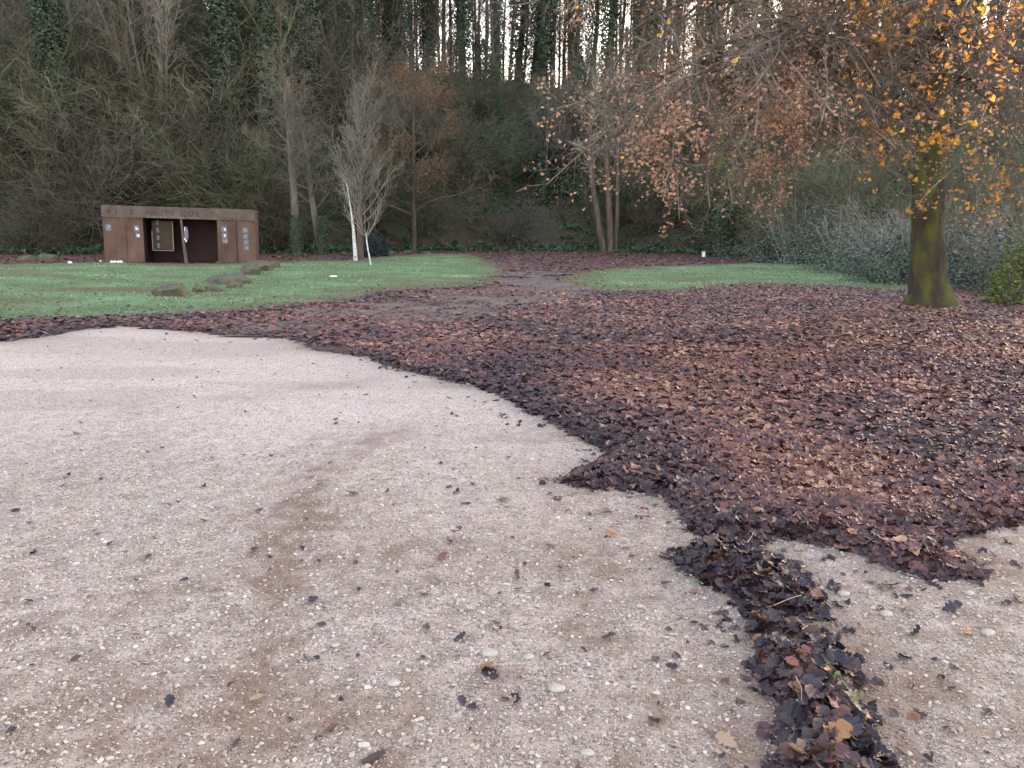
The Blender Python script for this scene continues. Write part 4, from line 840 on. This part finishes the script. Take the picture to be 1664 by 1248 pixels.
sp('back_wall', .055, W - .055, D - .07, D - .01, 0, H - .1, 'steel_dark')
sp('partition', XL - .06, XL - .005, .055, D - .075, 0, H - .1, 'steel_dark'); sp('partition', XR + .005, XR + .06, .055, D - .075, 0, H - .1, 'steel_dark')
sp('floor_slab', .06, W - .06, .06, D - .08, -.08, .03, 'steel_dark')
# centre post: narrow pale edge at the top, wider worn foot
pv = [(X(293), -.01, LZ), (X(296), -.01, LZ), (X(298), -.01, 1.0), (X(303), -.01, 0), (X(297), -.01, 0), (X(294.5), -.01, 1.0)]
pv = pv + [(a, .12, c) for a, _, c in pv]
link('centre_post', make_mesh('centre_post', pv, [np.array([[0, 1, 2, 5], [5, 2, 3, 4], [1, 7, 8, 2], [2, 8, 9, 3], [0, 5, 11, 6], [5, 4, 10, 11], [7, 6, 11, 8], [8, 11, 10, 9]])], mats=[M['steel_top']]), sh)
# notice board inside the open bay
bd = sp('notice_board', X(243), X(276), .55, .58, .55, LZ - .1, 'board')
for x0, x1, z0, z1 in ((X(242), X(243), .5, LZ - .5), (X(276), X(277), .5, LZ - .1), (X(242), X(277), .5, .52)): link('frame', Box().add(x0, x1, .53, .57, z0, z1).me('frame', M['frame']), bd)
for k in range(4): sp('notice', X(250), X(254), .54, .545, .62 + k * .3, .62 + k * .3 + .18, 'photo')
sp('poster', X(257), X(273), .54, .546, .8, LZ - .25, 'board')
# grey oval board with white papers hung beside the centre post
a = np.arange(14) * 2 * np.pi / 14; cx_, cz_ = X(301.5), 1.25 * H / 2.33
ring = np.stack([cx_ + 3.6 * k_ * np.cos(a), 0 * a + .02, cz_ + .32 * H / 2.33 * np.sin(a)], 1); bk = ring.copy(); bk[:, 1] = .06
link('hung_board', make_mesh('hung_board', np.vstack([ring, bk]), [np.array([[i, (i + 1) % 14, 14 + (i + 1) % 14, 14 + i] for i in range(14)]), np.array([list(range(14))]), np.array([list(range(27, 13, -1))])], mats=[M['photo']]), sh)
for x0, z0, w_, h_ in ((298, 1.0, 2.4, .09), (300, .92, 2.0, .08), (299, 1.38, 1.2, .16)): sp('paper', X(x0), X(x0 + w_), .005, .012, z0 * H / 2.33, (z0 + h_) * H / 2.33, 'white')
sp('step', X(349), X(355), -.16, -.025, 0, .14, 'steel_top')
# pictures on the panels
hk = H / 97.0
def pz(v): return H - (v - 330) * hk
for px, py, w_, h_ in ((174, 362, 9, 11), (219, 365, 8, 10.5), (220.5, 377, 8, 9), (360, 369, 9, 9.5), (360.5, 380, 9, 9), (361, 390, 9, 8.5), (395, 372, 9, 9), (395.5, 383, 9, 9), (396, 393, 9, 9), (396.5, 403, 9, 8)):
    z1 = pz(py - (px - 170) * .048); pc = sp('picture', X(px), X(px + w_), -.014, -.003, z1 - h_ * hk, z1, 'photo')
    rr3 = random.Random(px * 7 + py)
    # white lettering-like figures printed on each picture
    for q in range(3):
        xx = px + 1.5 + rr3.uniform(0, w_ - 4.5); zz = z1 - rr3.uniform(1.5, h_ - 5) * hk
        link('print', Box().add(X(xx), X(xx + rr3.uniform(1.2, 2.2)), -.018, -.0145, zz - rr3.uniform(2.5, 4.5) * hk, zz).me('print', M['white' if (px < 222 or px in (360, 360.5)) and px != 174 else 'frame']), pc)
# round vent holes in two staggered rows and one row at the foot
for x0, n1 in ((176, 4), (211, 4), (362, 4), (395, 4)):
    vt = []
    zt = pz(352 - (x0 - 170) * .006)
    for k in range(n1): vt.append((x0 + 1.8 + k * 5.2, zt))
    for k in range(n1 + 1): vt.append((x0 - 1 + k * 5.2, zt - 3.6 * hk))
    for xx, zz in vt:
        V, F = cyl_y(X(xx), zz, .9 * k_ * (1.25 if zz == zt else .8), -.006, .004); link('vent_hole', make_mesh('vent_hole', V, F, mats=[M['black']]), sh)
for x0, n1 in ((212, 5), (364, 6)):
    for k in range(n1):
        V, F = cyl_y(X(x0 + k * 4.6), .055, 1.1 * k_, -.006, .004); link('vent_hole', make_mesh('vent_hole', V, F, mats=[M['black']]), sh)
# faint raised letters on the lintel
def letter(ch, px, size, m='letter'):
    cu = bpy.data.curves.new('letter', 'FONT'); cu.body = ch; cu.size = size; cu.extrude = .004; cu.align_x = 'CENTER'; cu.resolution_u = 2
    tmp = bpy.data.objects.new('tmp', cu); me = bpy.data.meshes.new_from_object(tmp); bpy.data.objects.remove(tmp)
    me.materials.clear(); me.materials.append(M[m]); o = link('letter', me, sh); o.location = (X(px), -.026, LZ + 4.6 * k_); o.rotation_euler = (R(90), 0, 0); return o
for ch, px in (('P', 181), ('I', 192), ('T', 216), ('N', 244), ('A', 253), ('U', 262), ('T', 271), ('I', 281), ('Q', 300), ('U', 311), ('E', 322), ('T', 345)): letter(ch, px, 12.5 * k_, 'letter' if 295 < px < 325 or px in (181, 216) else 'letter_faint')
for k in range(9): sp('droplet_mark', X(241 + k * 9.6 + (k % 3)), X(242.2 + k * 9.6 + (k % 3)), -.024, -.0205, LZ + .03 + (.05 if k == 4 else 0), LZ + .055 + (.05 if k == 4 else 0), 'frame')
# white balls standing in for light through the shelter's foot vents; also stones
def blob(name, label, cat, c, sx, sy, sz, m, seed, group=None, sub=2, rough=.18):
    import bmesh
    bm = bmesh.new(); bmesh.ops.create_icosphere(bm, subdivisions=sub, radius=1)
    r3 = np.random.default_rng(seed); off_ = r3.uniform(0, 50, 2)
    pl = r3.normal(0, 1, (9, 3)); pl /= np.linalg.norm(pl, axis=1, keepdims=True); pd = r3.uniform(.45, .75, 9)
    for v in bm.verts:
        n_ = float(fbm(v.co.x * 1.3 + off_[0] + v.co.z * .7, v.co.y * 1.3 + off_[1] - v.co.z * .9, seed, 4)) - .5
        if sub >= 3: n_ += .35 * (abs(float(vnoise(v.co.x * 3 + off_[0], v.co.z * 4 + v.co.y * 2, seed + 3)) - .5) - .2)
        f_ = 1 + rough * 2.2 * n_; q = v.co * f_
        if sub >= 3:
            for a_, d_ in zip(pl, pd):
                e_ = q.x * a_[0] + q.y * a_[1] + q.z * a_[2] - d_
                if e_ > 0: q = q - Vector(a_) * e_ * .85
        q.x = math.copysign(abs(q.x) ** .8, q.x); q.z = max(math.copysign(abs(q.z) ** .75, q.z), -.5); v.co = Vector((q.x * sx, q.y * sy, q.z * sz))
    me = bpy.data.meshes.new(name); bm.to_mesh(me); bm.free()
    for p_ in me.polygons: p_.use_smooth = sub < 3
    me.materials.append(M[m]); o = link(name, me, None, c); o.rotation_euler[2] = r3.uniform(-.3, .3)
    return tag(o, label, cat, group)
WL = ['first of four white round stones at the shelter foot, nearest its corner', 'second white round stone from the shelter corner', 'third white round stone from the shelter corner', 'fourth white round stone, the one farthest along the shelter foot']
for k, px in enumerate((184, 189, 194.5, 199)):
    p = A0 + (B0 - A0) * (px - 171) / 245; blob('white_stone', WL[k], 'stone', (p[0], p[1] - .14, .03), .06, .06, .07, 'whitestone', 700 + k, 'white stones at the shelter foot')
p = gp(114, 429); blob('white_stone', 'lone white stone on the lawn edge away from the shelter', 'stone', (p[0], p[1], .04), .08, .07, .07, 'whitestone', 710)
p = gp(170, 426); blob('white_stone', 'tiny white stone just outside the shelter corner', 'stone', (p[0] - .15, p[1], .03), .04, .04, .05, 'whitestone', 711)
p = gp(542, 452); blob('white_stone', 'flat white scrap lying on the middle of the lawn', 'scrap', (p[0], p[1], .05), .13, .06, .035, 'whitestone', 712)
# boulders across the lawn
BO = [(279, 484, .48, .34, .33, 'large rounded grey boulder at the near end of the boulder row'), (325, 478, .2, .2, .15, 'low reddish stone between the large boulder and the mossy flat one'), (350, 476, .36, .26, .17, 'low boulder covered in yellow moss'),
      (382, 471, .25, .2, .16, 'mossy lump tucked below the long flat boulder'), (368, 464, .62, .42, .24, 'long flat topped boulder in the middle of the row'), (388, 456, .2, .2, .19, 'pale pointed rock leaning on the long flat boulder'), (405, 450, .34, .3, .26, 'dark grey boulder beyond the long flat one'),
      (422, 443, .42, .36, .25, 'pale grey boulder near the corner of the shelter'), (437, 438, .36, .3, .2, 'last low stone of the row at the shelter corner')]
for k, (px, py, sx, sy, sz, lab) in enumerate(BO):
    p = gp(px, py - 3); f_ = p[1] / 21.; blob('boulder', lab, 'boulder', (p[0], p[1], float(ground_z(p[0], p[1])) + sz * f_ * .22), sx * f_, sy * f_, sz * f_ * .85, 'boulder', 720 + k, 'row of boulders across the lawn', 4, .3)
for k, (px, py, s_, lab) in enumerate(((632, 412, .3, 'pale stone beside the dark rounded bush'), (662, 413, .32, 'low pale stone between the bush and the path'), (693, 413, .28, 'pale stone nearest the red leafy path end'), (45, 424, .5, 'mossy low rock at the wood edge left of the shelter'.replace('left of', 'away from')), (80, 422, .45, 'greyish rock next to the mossy one at the wood edge'))):
    p = gp(px, py); blob('rock', lab, 'rock', (p[0], p[1], float(ground_z(p[0], p[1])) + .03), s_, s_ * .7, s_ * .5, 'boulder', 740 + k, None, 3, .25)
# white marker by the ivy trunk
p = gxyz(1143, 417); mk = thing('marker_post', 'small white marker post beside the thick ivy smothered trunk', 'marker post', p)
link('post', Box().add(-.09, .09, -.05, .05, -.05, .3).me('post', M['whitestone']), mk); link('cap', Box().add(-.11, .11, -.07, .07, .302, .34).me('cap', M['frame']), mk)

# ------------------------------------------------------------------ single stones on the gravel
ST = [(1370, 967, .05, 'pale flat stone beside the leaf ridge'), (1108, 831, .035, 'white stone against the dark leaf edge'), (1040, 985, .03, 'pale stone'), (795, 1062, .06, 'broad cream stone just above the orange oak leaf'), (905, 1120, .055, 'cream stone patch between leaf and ridge'),
      (640, 1112, .045, 'white oval stone below the tyre mark'), (545, 1050, .03, 'white pebble by a dark shadowed leaf'), (473, 723, .06, 'rounded reddish stone on the bare gravel'), (1605, 1030, .05, 'bluish flat stone lying far out past the ridge'), (1575, 965, .045, 'pale stone below the leaf tip'),
      (1490, 915, .05, 'cream stone under the leaf bank'), (955, 1225, .04, 'yellowish long stone at the bottom'), (860, 1068, .04, 'slanting pale long stone'), (1560, 925, .03, 'white small stone'), (1440, 1000, .05, 'flat grey stone right of the ridge'.replace('right of', 'beyond'))]
for k, (px, py, s_, lab) in enumerate(ST):
    p = gp(px, py); blob('stone', lab + ' in the gravel', 'stone', (p[0], p[1], float(ground_z(p[0], p[1])) + .004), s_ * .6, s_ * .42, s_ * .26, 'stone', 760 + k, None, 2, .25)

# ------------------------------------------------------------------ single fallen leaves
LM = {}
def leaf_obj(px, py, size, col, label, group=None, hi=True, z=None, tilt=.15, yaw=None, pos=None):
    k = rn.randrange(6); key = k
    if key not in LM: LM[key] = leaf_data(LEAF_HI[k], 'fallen_leaf', M['leaf_dark'])
    p = gp(px, py) if pos is None else pos
    if pos is None: zz = float(ground_z(p[0], p[1]) + pile(p[0], p[1])) + .012 + .08 * size
    else: zz = pos[2]
    o = link('fallen_leaf', LM[key], None, (p[0], p[1], zz)); o.scale = (size, size, size); o.rotation_euler = (rn.gauss(0, tilt), rn.gauss(0, tilt), rn.uniform(0, 6.28) if yaw is None else yaw)
    o.material_slots[0].link = 'OBJECT'; o.material_slots[0].material = M['leaf_' + col]
    return tag(o, label, 'leaf', group)
NAMED = [(787, 1086, .075, 'orange', 'bright orange tan oak leaf alone on the gravel', .3), (718, 907, .075, 'red', 'dark red oak leaf on the gravel beyond the orange one', 1.2), (605, 1237, .09, 'brown', 'curled brown leaf on the gravel at the bottom edge', .1), (1181, 1209, .085, 'tan', 'tan leaf on the gravel beside the foot of the leaf ridge', 2.2),
    (1183, 947, .12, 'red', 'large reddish leaf propped upright on the leaf ridge', 1.5), (1352, 1232, .13, 'orange', 'big orange leaf lying on top of the ridge at the bottom edge', .4), (413, 896, .05, 'orange', 'small orange leaf beside the tyre mark', .8), (645, 983, .06, 'tan', 'pale tan leaf between two dark leaves on the gravel', .2),
    (985, 831, .08, 'red', 'red brown leaf near the white stone by the leaf edge', .2), (993, 870, .07, 'orange', 'orange brown leaf below the red one near the leaf edge', 2.7), (815, 815, .08, 'red', 'long red brown leaf on the middle gravel', .1), (893, 890, .06, 'brown', 'crumpled brown leaf on the middle gravel', .6),
    (1470, 990, .07, 'tan', 'yellowish curled leaf on the far side of the ridge', .5), (1370, 896, .10, 'red', 'red leaf on the gravel strip under the leaf bank', 2.8), (1640, 882, .10, 'tan', 'wide tan leaf where the leaf bank ends', .2), (1548, 850, .08, 'orange', 'upturned orange leaf on the dark leaf bank', 1.4), (1570, 1031, .06, 'orange', 'thin orange leaf on the pale gravel beyond the ridge', .1),
    (1605, 914, .08, 'tan', 'flat tan leaf below the leaf bank tip', .2), (1300, 895, .07, 'tan', 'pale tan leaf in the gap between ridge and bank', .5), (1335, 1050, .08, 'orange', 'ochre leaf cupped on the shoulder of the ridge', .9), (1387, 1086, .08, 'tan', 'pale pinkish leaf tip on the outer side of the ridge', 2.),
    (350, 960, .05, 'tan', 'small tan leaf on the gravel between tyre marks', .3), (415, 1140, .05, 'tan', 'tiny tan leaf low on the tyre mark', .2), (955, 770, .08, 'green', 'green leaf at the tip of the leaf bank', .3), (1250, 868, .07, 'green', 'green leaf above the gap in the leaf bank', 2.4), (1395, 1125, .08, 'green', 'yellow green leaf on the ridge crest', 2.),
    (507, 978, .07, 'dark', 'nearly black leaf standing on the tyre mark', 1.3), (690, 969, .065, 'dark', 'flat black leaf above the pale tan one', .1), (840, 962, .06, 'dark', 'folded black leaf on the gravel before the ridge', .4), (745, 1041, .07, 'dark', 'long black leaf sliver on the middle gravel', .1), (988, 1038, .07, 'dark', 'black leaf on the gravel beside the ridge bend', .3),
    (572, 803, .08, 'dark', 'black leaf lying ahead on the gravel by the tyre curve', .2), (1430, 958, .06, 'brown', 'brown leaf shadowed under the leaf bank', .4), (1448, 956, .09, 'dark', 'slate coloured leaf below the leaf bank', .2), (1545, 993, .10, 'dark', 'black arched leaf beyond the ridge', .1), (1466, 1070, .09, 'dark', 'dusty grey leaf on the outer gravel', .5), (1483, 1033, .07, 'dark', 'small dark leaf between two outer leaves', .1)]
for px, py, s_, c_, lab, yw in NAMED: leaf_obj(px, py, s_, c_, lab, yaw=yw, tilt=.3 if c_ != 'red' else .2)
n1 = 0
while n1 < 62:
    y = 1.9 * (14 / 1.9) ** rn.random(); x = rn.uniform(-.7, .55) * (y + .3)
    if lit_sd(np.array([x]), np.array([y]))[0] > -.05: continue
    q = to_px((x, y, 0))
    if not (0 < q[0] < 1664 and q[1] < 1248): continue
    leaf_obj(q[0], q[1], rn.uniform(.028, .058), rn.choice(['dark', 'brown', 'dark', 'brown', 'dark']), 'small dark shrivelled leaf on the ' + ('pebbly gravel close ahead' if y < 3.5 else 'open gravel in the middle distance' if y < 7 else 'smooth pale gravel far out') + ('' if x < .6 else ' beyond the leaf ridge' if y < 4.5 and x > 1.6 else ' near the leaf edge'), 'dark leaves scattered on the gravel', tilt=.3); n1 += 1
# the loose top leaves of the ridge
n2 = 0
while n2 < 170:
    x = rn.uniform(.7, 2.2); y = rn.uniform(1.9, 4.9)
    if sdist(RIDGE, np.array([x]), np.array([y]))[0] < .02: continue
    q = to_px((x, y, 0))
    if q[1] > 1260: continue
    z = float(ground_z(x, y) + pile(x, y)) + rn.uniform(.01, .035)
    cc = rn.choice(['dark', 'dark', 'dark', 'brown', 'brown'] if rn.random() < .93 else ['tan', 'red'])
    leaf_obj(0, 0, rn.uniform(.07, .12), cc, {'dark': 'blackish', 'brown': 'brown', 'red': 'reddish', 'tan': 'tan'}[cc] + ' wet leaf heaped on ' + ('the head of the curved leaf ridge' if q[1] < 960 else 'the first bend of the leaf ridge' if q[1] < 1040 else 'the middle of the leaf ridge' if q[1] < 1140 else 'the broad foot of the leaf ridge'), 'leaves heaped in the curved ridge', pos=(x, y, z), tilt=.38); n2 += 1

# sprig with yellow-green leaves lying on the ridge
p = gp(1355, 1130); sg = thing('leafy_sprig', 'broken twig with yellow green leaves lying across the leaf ridge', 'twig', (p[0], p[1], float(ground_z(p[0], p[1]) + pile(p[0], p[1])) + .045))
tb = Tubes(); e1 = gp(1395, 1190) - p; s1 = gp(1310, 1085) - p
tb.add([tuple(s1), (s1[0] * .5, s1[1] * .5, .012), (0, 0, .015), (e1[0] * .5, e1[1] * .5, .01), tuple(e1)], [.0022, .0022, .002, .0017, .0012], 5); link('stem', tb.mesh('sprig_stem', M['twigy'] if 'twigy' in M else M['leaf_green']), sg)
sl = leaf_data(LEAF_MID[0], 'sprig_leaf', M['leaf_green'])
for k in range(9):
    t_ = k / 8; q = s1 * (1 - t_) * .6 + e1 * t_; o = link('leaf', sl, sg, (q[0] + rn.gauss(0, .012), q[1] + rn.gauss(0, .012), .02)); s_ = rn.uniform(.022, .045); o.scale = (s_, s_ * .8, s_); o.rotation_euler = (rn.gauss(0, .4), rn.gauss(0, .4), rn.uniform(0, 6.28))
# thin straws and sticks on the leaves
STK = [((1255, 1015), (1300, 995), 'thin pale straw lying on the ridge top'), ((1240, 1066), (1300, 1045), 'dark twig across the ridge beside the ochre leaf'), ((1212, 910), (1222, 880), 'pale stalk sticking up from the ridge head'), ((1290, 1130), (1300, 1170), 'short pale stalk on the inner side of the ridge'),
       ((1370, 775), (1420, 765), 'stick lying in the leaf bank'), ((1300, 1060), (1310, 1048), 'bent straw beside the ochre leaf')]
for (a_, b_, lab) in STK:
    pa = gp(*a_); pb = gp(*b_); za = float(ground_z(pa[0], pa[1]) + pile(pa[0], pa[1])) + .035; zb = float(ground_z(pb[0], pb[1]) + pile(pb[0], pb[1])) + .04
    tb = Tubes(); m_ = (pa + pb) / 2; tb.add([(0, 0, 0), (m_[0] - pa[0] + .01, m_[1] - pa[1], (zb - za) / 2 + .008), (pb[0] - pa[0], pb[1] - pa[1], zb - za)], [.0025, .002, .0015], 5)
    tag(link('straw', tb.mesh('straw', M['leaf_tan'] if 'dark' not in lab else M['bark']), None, (pa[0], pa[1], za)), lab, 'straw')
print('trees', count, 'tris', sum(len(m.polygons) for m in bpy.data.meshes))
